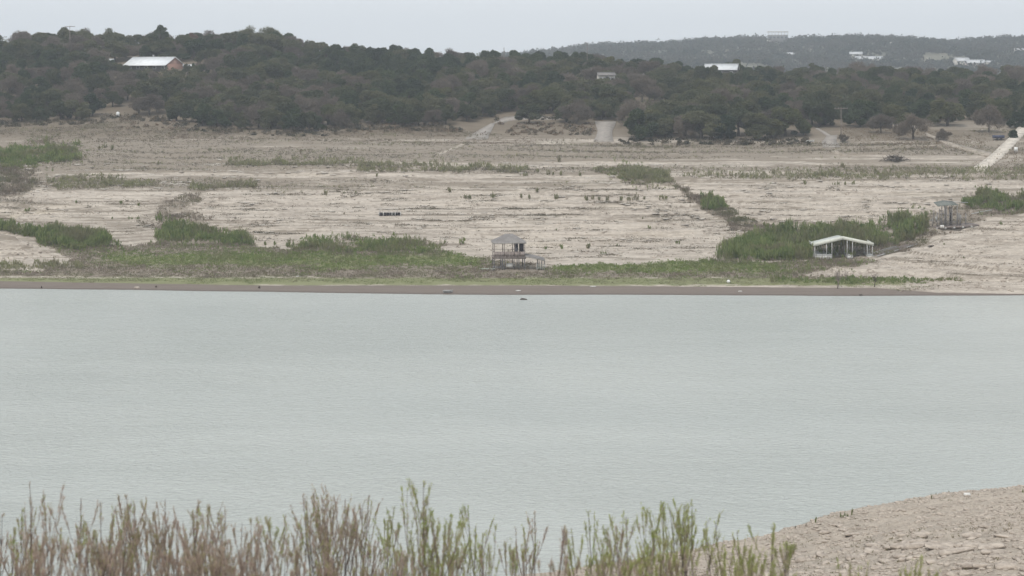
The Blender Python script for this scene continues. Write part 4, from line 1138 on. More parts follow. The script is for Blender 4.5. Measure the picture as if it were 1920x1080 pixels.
# gangways of drift-grey timber leading up the gully
def gangway(a, b, label, w=1.1):
    A = Vector(at(*a)); B = Vector(at(*b)); A.z += .5; B.z += .45
    t = thing('gangway', label, 'gangway', A)
    d = B - A; s = Vector((-d.y, d.x, 0)).normalized() * w / 2
    for sg in (-1, 1):
        MB().bar(s * sg, d + s * sg, .12, .24).build('stringer', FLOATG, t)
        MB().bar(s * sg + Vector((0, 0, .8)), d * .55 + s * sg + Vector((0, 0, .7)), .06).build('handrail', STEEL, t)
    n = max(4, int(d.length / .8))
    for i in range(n): MB().bar(d * ((i + .5) / n) - s * 1.05 + Vector((0, 0, .15)), d * ((i + .5) / n) + s * 1.05 + Vector((0, 0, .15)), .5, .06).build('plank', TIMB, t)
gangway((1641, 484), (1716, 461), 'long grey gangway lying up the gully from the white dock')
gangway((1652, 480), (1700, 463), 'shorter grey gangway lying behind the long one', .8)

# ------------------------------------------------------------------ derelict dock
x0, y0, z0 = at(1782, 428)
p = F / y0
OLDM = mat('weathered_metal', col=(.27, .255, .245), noise=(2, (.19, .175, .165), .4, .7), rough=.7, spec=.1)
K = thing('boat_dock', 'derelict grey dock frame with faded green roof tilted in the right gully', 'boat dock', (x0, y0, z0), R(8))
mx = lambda px: (px - 1782) / p
mz = lambda py: (428 - py) / p
raft = MB().slab([((mx(1748), -1, .35), (mx(1748), 5, .5)), ((mx(1800), -1, .55), (mx(1800), 5, .7)), ((mx(1836), -1, .9), (mx(1836), 5, 1.0))], .35).build('raft_deck', TIMB, K)
for i in range(5): MB().tube([(mx(1753 + i * 17), -1.1, .0 + .1 * i), (mx(1753 + i * 17), 4.5, .1 + .1 * i)], .28, 8).build('barrel', FLOATG, raft)
MB().slab([((mx(1757), -.3, mz(386)), (mx(1760), 4, mz(381))), ((mx(1775), -.3, mz(384.5)), (mx(1778), 4, mz(377.5))), ((mx(1797), -.3, mz(384)), (mx(1797), 4, mz(379)))], .16).build('roof', mat('dull_dock_roof', col=(.150, .170, .150), noise=(1.2, (.21, .205, .185), .4, .65), rough=.8, spec=.08), K)
MB().bar((mx(1795), 2, mz(379.5)), (mx(1823), 2.4, mz(381.5)), .16).build('ridge_beam', FLOATG, K)
for px, top, yv in ((1755.5, 400, 0), (1757, 395, 3), (1765, 402, .5), (1771.5, 386, 0), (1774, 386, 3.2), (1776.5, 386, .2), (1785.5, 386, 0), (1791, 388, 3), (1794.5, 386, 0), (1801, 400, .3), (1803.5, 401, 3), (1812, 402, 0), (1821, 402, 3.5), (1760, 398, 1.5), (1768, 392, 2), (1780, 386, 2.5), (1783, 388, 1), (1788, 386, 1.8), (1798, 396, 1.2), (1808, 404, 2), (1750, 408, 1)):
    r = random.uniform(-.25, .25)
    MB().bar((mx(px) + r * .3, yv, .2), (mx(px) + r, yv, mz(top)), .17).build('post', OLDM, K)
for a, b, zz in ((1762, 1774, 396), (1762, 1775, 401), (1763, 1775, 409), (1776, 1786, 403), (1776, 1786, 411), (1800, 1813, 409), (1755, 1766, 414), (1787, 1795, 416)):
    MB().bar((mx(a), random.uniform(0, .6), mz(zz)), (mx(b), random.uniform(0, .6), mz(zz + random.uniform(-1, 1))), .13).build('brace', OLDM, K)
for px, w, zz, h in ((1789, .7, 408, 2.2), (1760, .5, 412, 1.4), (1806, .7, 409, 1.4)):
    MB().box((mx(px), 2, mz(zz)), (w, .1, h)).build('panel', DARK if px == 1789 else FLOATG, K)
c = Vector(at(1765, 428)); 
t = thing('float_barrel', 'pale loose float at the foot of the derelict dock', 'float', (c.x, c.y - .8, c.z))
MB().tube([(-.5, 0, .45), (-.42, 0, .45), (.42, 0, .45), (.5, 0, .45)], [.34, .45, .45, .34], 12).build('drum', FLOATW, t, True)
MB().tube([(-.03, 0, .45), (.03, 0, .45)], .465, 12).build('band', STEEL, t)
for a, b, lab in (((1727, 420), (1752, 417), 'pale pipe lying left of the derelict dock'), ((1822, 405), (1860, 398), 'pale pipe lying right of the derelict dock')):
    A = Vector(at(*a)); B = Vector(at(*b)); A.z += .6; B.z += .6
    tag(MB().tube([(0, 0, 0), (B - A) * .5 + Vector((0, 0, .08)), B - A], .1, 8).build('pipe', FLOATG), lab, 'pipe').location = A

# ------------------------------------------------------------------ stranded raft
x0, y0, z0 = at(731, 405)
p = F / y0
T = thing('raft', 'stranded swim raft with dark floats on the pale bank', 'raft', (x0, y0, z0), R(3))
w = 41 / p
MB().box((0, 1.2, .92), (w, 2.6, .10)).build('deck', mat('raft_boards', col=(.42, .38, .34), noise=(2, (.32, .29, .26), .4, .66)), T)
for i in range(6): MB().box((-w / 2 + (i + .5) * w / 6, 1.2, .46), (w / 6 - .16, 2.3, .78)).build('float_drum', DARK, T)
for px in (-20.3, -12, 4, 10, 20): MB().box((px / p, -.14, .55), (.16, .06, 1.0)).build('frame_post', FLOATW, T)
for px in (-19, -2, 14): MB().box((px / p, 2.3, 1.35), (.09, .09, .8)).build('mooring_post', STEEL, T)
MB().bar((-19 / p, 2.3, 1.7), (14 / p, 2.3, 1.66), .06).build('rail', STEEL, T)

# ------------------------------------------------------------------ brush pile
x0, y0, z0 = at(1679, 302)
p = F / y0
t = thing('brush_pile', 'dark brown pile of cut brush below the path at right', 'brush pile', (x0, y0, z0))
for part, k in (('logs', 26), ('branches', 150)):
    m = MB()
    for i in range(k):
        cx = random.gauss(0, 1.7); hh = max(.2, 1.55 * (1 - (cx / 4.8) ** 2))
        c = Vector((max(-4.3, min(4.3, cx)), random.uniform(-1, 1), random.uniform(.1, hh)))
        d = Vector((random.uniform(-1, 1), random.uniform(-.6, .6), random.uniform(-.25, .5))).normalized() * random.uniform(.6, 1.3)
        m.tube([c - d, c + d * .2 + Vector((0, 0, .08)), c + d], [.11, .09, .05] if part == 'logs' else [.05, .04, .015], 4, False)
    m.build(part, BARK, t)['kind'] = 'stuff'

# ------------------------------------------------------------------ utility poles
def pole(px, py, h, label, arm=True, fn=None, loc=None):
    x, y, z = loc or at(px, py)
    t = thing('utility_pole', label, 'utility pole', (x, y, z))
    MB().tube([(0, 0, -.5), (0, 0, h)], [.17, .11], 8).build('pole', PALEBARK, t)
    if arm:
        a = MB().bar((-2.2, -.14, h - .5), (2.2, -.14, h - .35), .16, .2).build('crossarm', PALEBARK, t)
        for s in (-2, -.9, .9, 2): MB().tube([(s, -.14, h - .36), (s, -.14, h - .08)], [.06, .09], 6).build('insulator', FLOATG, a)
    return t
pole(1577, 266, 11.2, 'grey utility pole with crossarm above the small right ramp')
def sky_pole(px, top, label, arm=False):
    Yd = 830.; x = (px - 960) / F * Yd; zg = float(hfar(np.array([x]), np.array([Yd]))[0]); zt = CAMH - (top - HZ) * Yd / F
    pole(0, 0, zt - zg, label, arm, loc=(x, Yd, zg))
sky_pole(1101, 80, 'dark utility pole rising over the middle of the wood')
sky_pole(945, 89, 'small utility pole top on the skyline left of the taller one')
sky_pole(131, 48, 'thin pole with short arm on the left skyline', True)
sky_pole(328, 80, 'thin mast behind the right end of the white-roofed house')

# ------------------------------------------------------------------ houses
def house(px, py, Yd, L, Wd, wall, rise, rz, label, roofm=WROOF, wallm=STUCCO, gable=None, nwin=4, chim=False, fn=hfar, porch=0, name='house'):
    x = (px - 960) / F * Yd; z = CAMH - (py - HZ) * Yd / F
    zg = float(fn(np.array([x]), np.array([Yd]))[0]); base = min(zg - z, 0) - 1.5
    t = thing(name, label, 'house', (x, Yd, z), R(rz))
    hx, hy = L / 2, Wd / 2
    MB().box((0, 0, (wall + base) / 2), (L, Wd, wall - base)).build('wall', wallm, t)
    for s in (-1, 1):
        m = MB(); xx = s * (hx - .01); x2 = s * (hx - .25); n = len(m.v)
        m.v += [(xx, -hy, wall), (xx, hy, wall), (xx, 0, wall + rise), (x2, -hy, wall), (x2, hy, wall), (x2, 0, wall + rise)]
        m.f3 += [(n, n + 1, n + 2), (n + 3, n + 5, n + 4)]; m.f4 += [(n, n + 2, n + 5, n + 3), (n + 1, n + 4, n + 5, n + 2)]
        m.build('gable', gable or wallm, t)
    if gable: MB().box((hx + .06, 0, (wall + base) / 2 - .02), (.12, Wd - .02, wall - base)).build('brick_end_wall', gable, t)
    for s in (-1, 1):
        ov = .55 + (porch if s < 0 else 0); k = rise / hy
        m = MB().slab([((-hx - .4, 0, wall + rise + .16), (-hx - .4, s * (hy + ov), wall - k * ov + .16)), ((hx + .4, 0, wall + rise + .16), (hx + .4, s * (hy + ov), wall - k * ov + .16))], .14)
        rf = m.build('roof_slope', roofm, t)
        if L > 12 and Yd < 1000:
            nn = int(L / 1.6)
            sm = MB()
            for i in range(nn + 1):
                xx = -hx - .3 + (L + .6) * i / nn; sm.bar((xx, s * .05, wall + rise + .19), (xx, s * (hy + ov), wall - k * ov + .19), .06, .06)
            sm.build('seams', roofm, rf)['kind'] = 'stuff'
    MB().bar((-hx - .42, 0, wall + rise + .2), (hx + .42, 0, wall + rise + .2), .3, .1).build('ridge_cap', roofm, t)
    for i in range(nwin):
        xx = -hx + L * (i + .5) / nwin
        wn = MB().box((xx, -hy - .03, wall - 1.5), (1.5, .1, 1.3)).build('window', WHITE, t)
        MB().box((xx, -hy - .08, wall - 1.5), (1.25, .06, 1.05)).build('pane', GLASS, wn)
    dr = MB().box((-hx + L * .5 + .0, -hy - .04, 1.0), (1.0, .1, 2.1)).build('door', SHADEW, t)
    if chim: MB().box((-hx * .1, 1.0, wall + rise + .3), (.5, .5, 1.6)).build('chimney', STEEL, t)
    return t
H = house(289, 148, 800, 20.0, 11.5, 6.2, 2.7, -23, 'long house with white metal roof and salmon brick end on the left hill', WROOF, SHADEW, BRICK, 5, True, porch=1.2)
house(352, 140, 806, 5.5, 4, 3.6, .5, 10, 'small white-roofed shed right of the brick house end', WROOF, SHADEW, None, 1, name='shed')
house(196, 128, 812, 7, 5, 2.8, 1.0, 15, 'pale roofed outbuilding half hidden left of the white-roofed house', WROOF, STUCCO, None, 2, name='outbuilding')
house(1353, 142, 815, 13.5, 8, 2.6, 2.3, -14, 'white metal roofed house at the top of the wood near the far hills', mat('bright_metal_roof', col=(.68, .69, .69), noise=(.6, (.58, .59, .59), .4, .7), rough=.55, spec=.3), SHADEW, None, 3)
house(1136, 153, 772, 6.5, 5, 2.6, 1.0, 6, 'pale house glimpsed through trees above the flared ramp', GROOF, STUCCO, None, 4)
house(1774, 180, 758, 3.6, 3.2, 2.6, 1.0, 0, 'little white shed in the wood at upper right', WROOF, WHITE, None, 1, name='shed')
def far_house(px, py, L, Wd, wall, rise, rz, label, nw=4, roofm=mat('pale_metal_roof', col=(.60, .60, .60), noise=(.6, (.50, .50, .50), .4, .7), rough=.6, spec=.3), wallm=STUCCO):
    x, y, z = hit(hhill, px, py, 1400, 2500)
    p = F / y; py += 1.5
    return house(px, py, y - Wd, L, Wd, wall, rise, rz, label, roofm, wallm, None, nw, False, hhill)
far_house(1487, 106, 13, 9, 3.2, 2.0, 5, 'low white house left of centre on the far ridge')
far_house(1605, 106, 13, 9, 3.6, 2.2, -10, 'small white house above the long pale one on far ridge')
far_house(1629, 119, 27, 12, 5.2, 2.8, -6, 'long pale house, largest in the middle of the far ridge', 6, mat('pale_metal_roof'), STUCCO)
far_house(1803, 121, 14, 10, 4.5, 3.0, 15, 'white house, left one of the cluster on the far ridge')
far_house(1828, 126, 18, 11, 5.0, 3.0, -8, 'white and pinkish house, right one of the far ridge cluster', 5, mat('pale_metal_roof'), mat('pinkish_wall', col=(.55, .44, .40), noise=(1, (.48, .38, .35), .4, .6)))
far_house(1857, 120, 8, 7, 2.6, 1.4, 0, 'tiny white house right of the far cluster', 2)
far_house(1914, 99, 14, 9, 3.6, 2.0, 8, 'white house on the far ridge at right edge')
far_house(1652, 82, 10, 7, 3, 1.6, 0, 'pale house near the top of the far ridge', 3, STUCCO, STUCCO)
# flat-topped building on the far ridge
Yd = 2440.; x = (1458 - 960) / F * Yd; p = F / Yd; zb = CAMH - (80 - HZ) / p
t = thing('hilltop_building', 'flat-topped building with open top deck on the far ridge skyline', 'building', (x, Yd, zb))
MB().box((0, 0, 4.2), (24, 14, 11)).build('wall', mat('grey_wall', col=(.22, .21, .20), noise=(.3, (.17, .165, .16), .4, .66)), t)
MB().box((0, 0, 13.6), (25.5, 15, .8)).build('roof', STUCCO, t)
for i in range(7): MB().box((-12 + i * 4, -7, 11.4), (.5, .5, 3.6)).build('column', STUCCO, t)
for i in range(5): MB().box((-9.6 + i * 4.8, -7.05, 6.5), (3.0, .12, 2.4)).build('window', GLASS, t)
# bare limestone cuts on the far ridge
for px, py, L, hh, lab in ((1385, 82, 36, 4, 'pale limestone cut left of the far hilltop building'), (1431, 79, 16, 5, 'pale limestone cut under the far hilltop building'), (1676, 82, 50, 4, 'long pale limestone cut near the top of the far ridge'), (1880, 75, 34, 4, 'pale limestone cut on the far ridge at right')):
    x, y, z = hit(hhill, px, py, 1400, 2449)
    V, Fc = HULL[hash(lab) % 1 + 3]
    me = mesh('rock_cut', V * np.array((L, 14, hh * 1.3)), Fc)
    o = obj('rock_cut', me, STUCCO); o.location = (x, y - 7, z + hh * .2); tag(o, lab, 'rock cut')

# ------------------------------------------------------------------ small things along the shore and slope
def boat(px, py, L, label, m, rz=0, lift=.0, loc=None):
    x, y, z = loc or at(px, py)
    t = thing('rowing_boat', label, 'boat', (x, y, z + lift), R(rz))
    st = [(-.5, .30, .0), (-.3, .42, 0), (0, .46, 0), (.3, .34, .02), (.5, .03, .10)]
    b = MB()
    for (a, w, s), (a2, w2, s2) in zip(st[:-1], st[1:]):
        for sg in (-1, 1):
            P = [(a * L, sg * w * 1.5, .5 + s), (a2 * L, sg * w2 * 1.5, .5 + s2), (a2 * L, sg * w2 * .8, 0.05 + s2), (a * L, sg * w * .8, 0.05)]
            b.quad(*(P if sg < 0 else P[::-1]))
        b.quad((a * L, -w * .8, .05), (a2 * L, -w2 * .8, .05 + s2), (a2 * L, w2 * .8, .05 + s2), (a * L, w * .8, .05))
    b.quad((-.5 * L, -.45, .5), (-.5 * L, .45, .5), (-.5 * L, .24, .05), (-.5 * L, -.24, .05))
    b.build('hull', m, t)
    for a in (-.2, .12): MB().box((a * L, 0, .38), (.25, 1.0, .05)).build('thwart', DECKT, t)
    return t
boat(840, 549, 2.0, 'grey upturned skiff lying at the waterline near centre', FLOATG, 5)
boat(585, 247, 4.6, 'dark boat under the trees at the foot of the wood', DARK, 8)
boat(1518, 266, 3.4, 'white boat left of the small right ramp', WHITE, 20)
Yb = (CAMH) * F / (562 - HZ)
t = thing('drifting_log', 'dark driftwood log afloat near the far shore', 'log', ((982 - 960) / F * Yb, Yb, 0))
MB().tube([(-.75, 0, .05), (-.3, .05, .16), (.2, 0, .12), (.7, -.05, .04)], [.10, .19, .16, .08], 8).build('trunk', BARK, t, True)
MB().tube([(-.3, 0, .2), (-.45, 0, .42)], [.07, .03], 5).build('stub', BARK, t)
def lump(name, px, py, sx, sy, sz, m, label, cat, i=0, dz=0):
    x, y, z = at(px, py); V, Fc = HULL[i]
    o = obj(name, mesh(name, V * np.array((sx, sy, sz)), Fc), m); o.location = (x, y, z + sz * .22 + dz); return tag(o, label, cat)
lump('stone', 257, 541, 1.3, .6, .8, ROCK, 'flat stone at the waterline on the left', 'stone', 2)
lump('stump', 486, 541, .5, .4, 1.3, BARK, 'dark stump on the mud left of centre', 'stump', 3)
lump('stump', 293, 539, .35, .35, .8, BARK, 'small dark stump on the mud at left', 'stump', 5)
lump('stump', 78, 540, .3, .3, .9, BARK, 'little stake stump at the waterline far left', 'stump', 6)
lump('stone', 972, 546, 1.2, .5, .5, FLOATW, 'pale flat stone on the mud below the two-storey dock', 'stone', 1)
lump('stone', 1112, 538, 1.4, .5, .5, FLOATW, 'pale stone on the grass strip right of the two-storey dock', 'stone', 4)
lump('stone', 560, 519, 1.1, .5, .5, FLOATW, 'pale stone on the grass strip left of centre', 'stone', 7)
lump('stone', 1614, 554, .9, .5, .6, BARK, 'dark rock at the waterline below the white dock', 'stone', 8)
lump('stone', 1746, 463, 1.7, .8, .9, BARK, 'dark rock on the pale right headland', 'stone', 9)
lump('stone', 1388, 547, .9, .5, .4, FLOATW, 'pale flat rock at the waterline right of centre', 'stone', 5)
x, y, z = at(1366, 531)
t = thing('buoy', 'white round buoy lying on the grass strip', 'buoy', (x, y, z))
MB().tube([(0, 0, 0), (0, 0, .12), (0, 0, .36), (0, 0, .6), (0, 0, .72)], [.15, .32, .40, .32, .1], 12).build('ball', WHITE, t, True)
MB().tube([(0, 0, .7), (0, 0, .82)], .08, 8).build('eye', STEEL, t)
x, y, z = at(221, 219)
t = thing('water_tank', 'small white tank by the trees below the left house', 'tank', (x, y, z))
MB().tube([(0, 0, 0), (0, 0, 1.5), (0, 0, 1.8)], [.65, .65, .3], 14).build('tank', WHITE, t, True); MB().tube([(0, 0, 1.78), (0, 0, 1.95)], .22, 10).build('lid', STEEL, t)
x, y, z = at(1872, 262)
t = thing('trailer', 'blue trailer parked beside the long ramp', 'trailer', (x, y, z), R(5))
MB().box((0, 0, 1.0), (3.6, 1.7, .9)).build('body', BLUEP, t)
for s in (-.6, .6): MB().tube([(s, -.95, .36), (s, -.75, .36)], .36, 12).build('wheel', DARK, t)
MB().bar((1.8, 0, .6), (2.9, 0, .45), .1).build('drawbar', DSTEEL, t)
x, y, z = at(1905, 287)
t = thing('sign_board', 'small white board beside the long ramp at right edge', 'sign', (x, y, z))
MB().box((0, 0, 1.2), (1.1, .06, 1.3)).build('board', WHITE, t)
for s in (-.4, .4): MB().box((s, .07, .7), (.08, .08, 1.6)).build('post', TIMB, t)

# ------------------------------------------------------------------ near bank: stones, ledges, small plants
def nat(px, py): return hit(hnear, px, py, 92, 222, 2600)
SM = [mesh('stone', V, Fc) for V, Fc in HULL]
for s in SM: s.materials.append(ROCK)
def stone(px, py, L, Wd, Hh, rz, sink=.25):
    x, y, z = nat(px, py)
    o = obj('stone', random.choice(SM), None, ground)
    o.location = (x, y, z + Hh * (.36 - sink)); o.rotation_euler = (random.uniform(-.12, .12), random.uniform(-.12, .12), rz); o.scale = (L, Wd, Hh)
for row, (xa, xb, ya, yb) in enumerate([(1600, 1920, 1001, 1008), (1560, 1800, 1013, 1017), (1590, 1930, 1026, 1028), (1640, 1930, 1036, 1040), (1500, 1930, 1050, 1052), (1700, 1930, 1062, 1068)]):
    px = xa
    while px < xb:
        L = random.uniform(.7, 2.6) * (1.15 if row in (2, 3) else .8)
        if random.random() < (.5 if row in (2, 3) else .22):
            py = np.interp(px, [xa, xb], [ya, yb]) + random.uniform(-3, 3)
            stone(px, py, L, random.uniform(.7, 1.5), random.uniform(.35, .85), random.uniform(-.35, .35), .14)
        px += L * 25 * random.uniform(.6, .95)
for _ in range(215):
    px = random.uniform(1430, 1930); lo = np.interp(px, [1430, 1560, 1700, 1920], [1008, 972, 940, 925])
    py = lo + (1085 - lo) * random.uniform(0.05, 1) ** .8
    s = random.choice((.22, .28, .35, .45, .6, .8))
    stone(px, py, s * 1.5, s, s * random.uniform(.5, .8), random.uniform(0, 6.28))
n = 34000
X = rng.uniform(4, 62, n); Y = rng.uniform(96, 210, n); z = hnear(X, Y); a, b = px_of(X, Y, z)
k = (z > .15) & (a > 1030) & (a < 1960) & (b < 1100) & (fbm(X / 5, Y / 4, 3, 700) + rng.uniform(-.25, .25, n) > .44)
P = np.stack([X, Y, z], 1)[k]; print('NEAR RUBBLE', len(P))
rubble('rubble', P, .09, .55, ROCK, 'loose limestone rubble covering the near right bank', (.4, .8), 2.6)
NP = mat('near_tuft')
tuft = fol('near_weed', (.14, .14, .07), (.26, .22, .14), k=1.0)
k = (z > .3) & (a > 1100) & (a < 1960) & (b < 1100) & (fbm(X / 9, Y / 7, 3, 720) > .55)
Q = np.stack([X, Y, z], 1)[k][:1300]
plumes('dry_weeds', Q, .10, .30, 6, .05, .10, tuft, 'thin dead weeds on the near right bank', 'weeds', .5)
for j, (px, py, hp, i, lab) in enumerate([(1746, 936, 17, 3, 'dark upright plant alone on the near bank crest'), (1529, 980, 22, 3, 'tall thin plant at the near waterline, left of the pair'), (1579, 970, 12, 1, 'low dark plant at the near waterline, left of the pair of clumps'), (1587, 968, 12, 1, 'low dark plant at the near waterline, right of the pair of clumps'), (1597, 966, 26, 3, 'tallest thin plant at the near waterline'), (1491, 992, 14, 3, 'thin twig plant at the near waterline, leftmost of these'), (1511, 987, 14, 3, 'thin twig plant at the near waterline, second from left'), (1920, 924, 10, 1, 'low plant on the near bank crest at right edge')]):
    x, y, z_ = nat(px, py); s = hp * y / F
    o = obj('waterside_plant', shrub_mesh(i, WILG if j not in (5, 6) else GRSB), None); o.location = (x, y, z_ - .03); o.scale = (s * .45, s * .45, s); tag(o, lab, 'plant')
for px, py, s, lab in ((1813, 928, .8, 'white stone on the crest of the near bank'),):
    x, y, z_ = nat(px, py); o = obj('stone', mesh('stone', HULL[2][0] * np.array((s, s * .6, s * .5)), HULL[2][1]), FLOATW); o.location = (x, y, z_ + .1); tag(o, lab, 'stone')

# ------------------------------------------------------------------ foreground shrubs
def rings(paths, rad, k=3):
    """paths (n,p,3), rad (n,p) -> thin near-upright stems"""
    n, p_, _ = paths.shape
    a = np.arange(k) * 2 * math.pi / k
    off = np.stack([np.cos(a), np.sin(a), np.zeros(k)], 1)
    V = paths[:, :, None, :] + off[None, None] * rad[:, :, None, None]
    idx = np.arange(n * p_ * k).reshape(n, p_, k)
    A = idx[:, :-1]; B = np.roll(A, -1, 2); C = np.roll(idx[:, 1:], -1, 2); Dq = idx[:, 1:]
    return V.reshape(-1, 3), np.stack([A, B, C, Dq], 3).reshape(-1, 4)
def fshrub(px, top, wpx, g, dens, Yd, label):
    x = (px - 960) / F * Yd; zg = float(hnear(np.array([x]), np.array([Yd]))[0])
    zt = CAMH - (top - HZ) * Yd / F
    H = zt - zg; Wd = wpx / F * Yd * .5
    t = thing('foreground_shrub', label, 'shrub', (x, Yd, zg - .05), 0, 'twiggy shrubs along the bottom of the picture')
    nm = max(3, int(round(dens * 4.2)))
    S = np.linspace(0, 1, 6)
    mains = []
    for i in range(nm):
        tip = np.array([rng.uniform(-1, 1) * Wd * 2.0, rng.uniform(-1, 1) * Wd, H * (1 if i == 0 else rng.uniform(.66, .97))])
        if i == 0: tip[:2] *= .5
        b0 = np.array([tip[0] * .25, tip[1] * .25]) + rng.normal(size=2) * .04
        bend = rng.normal(size=2) * .035
        xy = b0 + (tip[:2] - b0) * (S[:, None] ** 1.1) + bend * np.sin(S * math.pi * 1.5)[:, None]
        mains.append(np.concatenate([xy, (S * tip[2])[:, None]], 1))
    mains = np.array(mains)
    brs = []
    for mpath in mains:
        Hm = mpath[-1, 2]
        for j in range(int(2 + 2.6 * dens)):
            t0 = rng.uniform(.30, .80); q = np.array([np.interp(t0, S, mpath[:, c]) for c in range(3)])
            L = Hm * (1 - t0) * rng.uniform(.55, 1.0) + rng.uniform(.05, .2)
            a = rng.uniform(0, 6.28); o = L * rng.uniform(.14, .42)
            zz = min(q[2] + L, Hm * rng.uniform(.93, 1.0))
            u = np.linspace(0, 1, 4)
            brs.append(np.stack([q[0] + math.cos(a) * o * u ** .75, q[1] + math.sin(a) * o * u ** .75, q[2] + (zz - q[2]) * u], 1))
    brs = np.array(brs)
    allb = np.concatenate([brs, mains[:, [2, 3, 4, 5]]])
    # fine shoots standing close along the upper half of every branch: a narrow brush
    kt = 15
    src = np.repeat(allb, kt, 0); n = len(src)
    u = 1 - rng.uniform(0, .58, n)
    seg = np.minimum((u * 3).astype(int), 2); fr = (u * 3 - seg)[:, None]
    q = src[np.arange(n), seg] * (1 - fr) + src[np.arange(n), seg + 1] * fr
    L = rng.uniform(.06, .17, n)[:, None] * (1.25 - .5 * u[:, None])
    ax = src[:, 3] - src[:, 1]; ax /= np.linalg.norm(ax, axis=1, keepdims=True)
    dr = ax + np.concatenate([rng.normal(size=(n, 2)) * .20, np.zeros((n, 1))], 1)
    tw = np.stack([q, q + dr * L * .5, q + (dr + np.array((0, 0, .15))) * L], 1)
    tw[:, :, 2] = np.minimum(tw[:, :, 2], H + .02)
    Vm, Fm = rings(mains, np.linspace(.0095, .0038, 6)[None] * np.ones((len(mains), 1)) * rng.uniform(.6, 1.1, (len(mains), 1)), 4)
    Vb, Fb = rings(brs, np.linspace(.0048, .0022, 4)[None] * np.ones((len(brs), 1)))
    obj('stems', mesh('stems', np.concatenate([Vm, Vb]), np.concatenate([Fm, Fb + len(Vm)]), tint=rng.uniform(0, .6, len(Vm) + len(Vb))), STEMM, t)['kind'] = 'stuff'
    Vt, Ft = rings(tw, np.linspace(.0026, .0012, 3)[None] * np.ones((n, 1)))
    obj('twigs', mesh('twigs', Vt, Ft, tint=np.repeat(rng.uniform(0, 1, n), 9)), BARKB, t)['kind'] = 'stuff'
    # narrow leaves held upright on the shoots
    kl = 5
    ends = np.repeat(tw, kl, 0); hgt = np.repeat(u, kl); n2 = len(ends); f = rng.uniform(.1, 1.1, n2)[:, None]
    bid = np.repeat(np.repeat(rng.uniform(0, 1, len(allb)), kt), kl); bg_ = np.repeat(np.repeat(rng.uniform(0, 1, len(allb)), kt), kl)
    C = ends[:, 0] * (1 - f) + ends[:, 2] * f + rng.normal(size=(n2, 3)) * .007
    keep = rng.uniform(0, 1, n2) < (.10 + .9 * sstep(.40, .62, hgt))
    C = C[keep]; n2 = len(C); bid = bid[keep]; bg_ = bg_[keep]; hgt = hgt[keep]
    Dl = np.concatenate([rng.normal(size=(n2, 2)) * .16, np.ones((n2, 1))], 1)
    T = np.clip(bid + rng.normal(size=n2) * .15, 0, 1)
    g = min(1, g * 1.25 + .08)
    gm = (.5 * bg_ + .5 * rng.uniform(0, 1, n2)) < g * (.55 + .5 * sstep(.5, .9, hgt))
    for nm_, mask, m in (('green_leaves', gm, LEAFG), ('brown_leaves', ~gm, LEAFB)):
        if mask.sum() < 5: continue
        V, Fi, tt = cards(C[mask], rng.uniform(.005, .010, mask.sum()), rng.uniform(.03, .07, mask.sum()), Dl[mask], T[mask])
        obj(nm_, mesh(nm_, V, Fi, tint=tt), m, t)['kind'] = 'stuff'
    return t
STEMM = fol('grey_stem', (.15, .122, .112), (.28, .228, .205), k=.6)
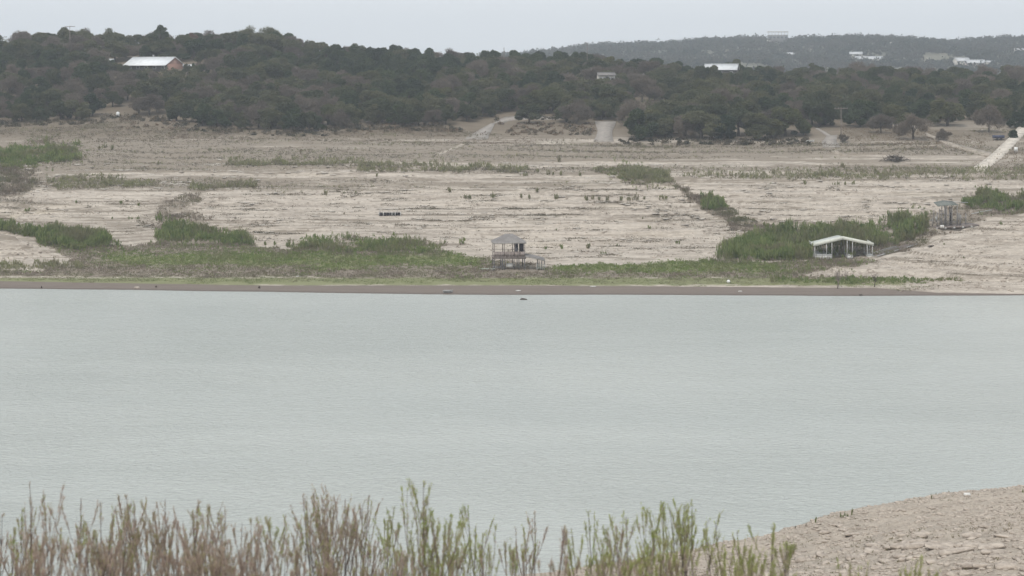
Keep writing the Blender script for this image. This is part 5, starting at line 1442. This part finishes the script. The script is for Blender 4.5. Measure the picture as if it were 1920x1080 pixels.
FS = [(8, 962, 90, .2, 1.2), (36, 950, 50, .5, .6), (62, 903, 46, .1, .5), (100, 927, 56, .15, .8), (146, 932, 64, .3, .7), (189, 934, 52, .35, .9), (222, 940, 56, .3, 1.1), (262, 926, 60, .15, 1.2), (304, 930, 70, .1, 1.2), (345, 936, 60, .1, 1.2), (368, 944, 50, .15, .9), (405, 946, 60, .15, 1.0), (438, 946, 60, .1, 1.0), (466, 968, 40, .1, .7),
      (490, 988, 36, .1, .5), (530, 960, 60, .45, .8), (574, 953, 50, .3, .9), (604, 920, 80, .2, 1.5), (634, 905, 60, .2, 1.4), (676, 924, 46, .15, .9), (716, 946, 50, .35, .7), (762, 914, 46, .6, .9), (792, 900, 66, .55, 1.2), (834, 950, 50, .4, 1.0), (860, 978, 50, .6, .9), (893, 944, 54, .85, 1.0), (932, 980, 40, .6, .5), (968, 986, 36, .2, .6),
      (1013, 956, 60, .35, .8), (1044, 982, 26, .15, .4), (1086, 984, 40, .7, .7), (1120, 955, 44, .9, .8), (1158, 954, 40, .8, .7), (1192, 964, 44, .3, .8), (1222, 946, 50, .9, .8), (1242, 938, 40, .9, .7), (1272, 942, 50, .8, .9), (1300, 932, 54, .9, .9), (1364, 975, 60, .8, .9), (1406, 988, 60, .8, .9), (1436, 985, 44, .8, .7), (1476, 1012, 66, .6, 1.0),
      (120, 1000, 120, .05, 1.6), (205, 992, 120, .1, 1.5), (355, 985, 120, .05, 1.6), (25, 1000, 100, .1, 1.5), (455, 1010, 100, .05, 1.4), (280, 985, 120, .1, 1.7), (420, 1000, 110, .1, 1.5), (560, 1000, 100, .2, 1.5), (650, 990, 110, .2, 1.7), (780, 1005, 120, .45, 1.6), (720, 1030, 90, .15, 1.2), (1150, 1020, 110, .4, 1.4), (1240, 1005, 120, .5, 1.6), (1390, 1030, 110, .5, 1.3), (1600, 1052, 50, .5, .5), (1700, 1044, 60, .6, .6), (1735, 1050, 50, .3, .5)]
ORD = 'first second third fourth fifth sixth seventh eighth ninth tenth eleventh twelfth thirteenth fourteenth fifteenth sixteenth seventeenth eighteenth nineteenth twentieth'.split()
TENS = {20: 'twenty', 30: 'thirty', 40: 'forty', 50: 'fifty', 60: 'sixty'}
def ordinal(n):
    if n < 20: return ORD[n]
    q, r = divmod(n + 1, 10)
    return (TENS[q * 10] + '-' + ORD[r - 1]) if r else TENS[q * 10].replace('ty', 'tieth')
FS.sort()
for i, (px, top, w, g, d) in enumerate(FS):
    look = 'green-tipped' if g > .6 else ('olive-brown' if g > .25 else 'brown twiggy')
    size = 'tall' if top < 945 else ('low' if top > 995 else 'upright')
    fshrub(px, top, w, g, d, random.uniform(26, 30) if top > 990 else random.uniform(27.5, 36), f'{size} {look} shrub in the foreground, {ordinal(i)} from the left')

# ------------------------------------------------------------------ hazy air
hb = MB().box((100, 1530, 68), (3000, 3340, 151)).build('haze', None)
hm = bpy.data.materials.new('hazy_air'); hm.use_nodes = True
nt = hm.node_tree; nt.nodes.clear()
o_ = nt.nodes.new('ShaderNodeOutputMaterial'); pv = nt.nodes.new('ShaderNodeVolumePrincipled')
pv.inputs['Color'].default_value = (.885, .945, 1.0, 1); pv.inputs['Density'].default_value = HAZE
pv.inputs['Anisotropy'].default_value = .2
nt.links.new(pv.outputs[0], o_.inputs['Volume'])
hb.data.materials.append(hm)
tag(hb, 'thin pale haze filling the air over the lake', 'haze', None, 'stuff')
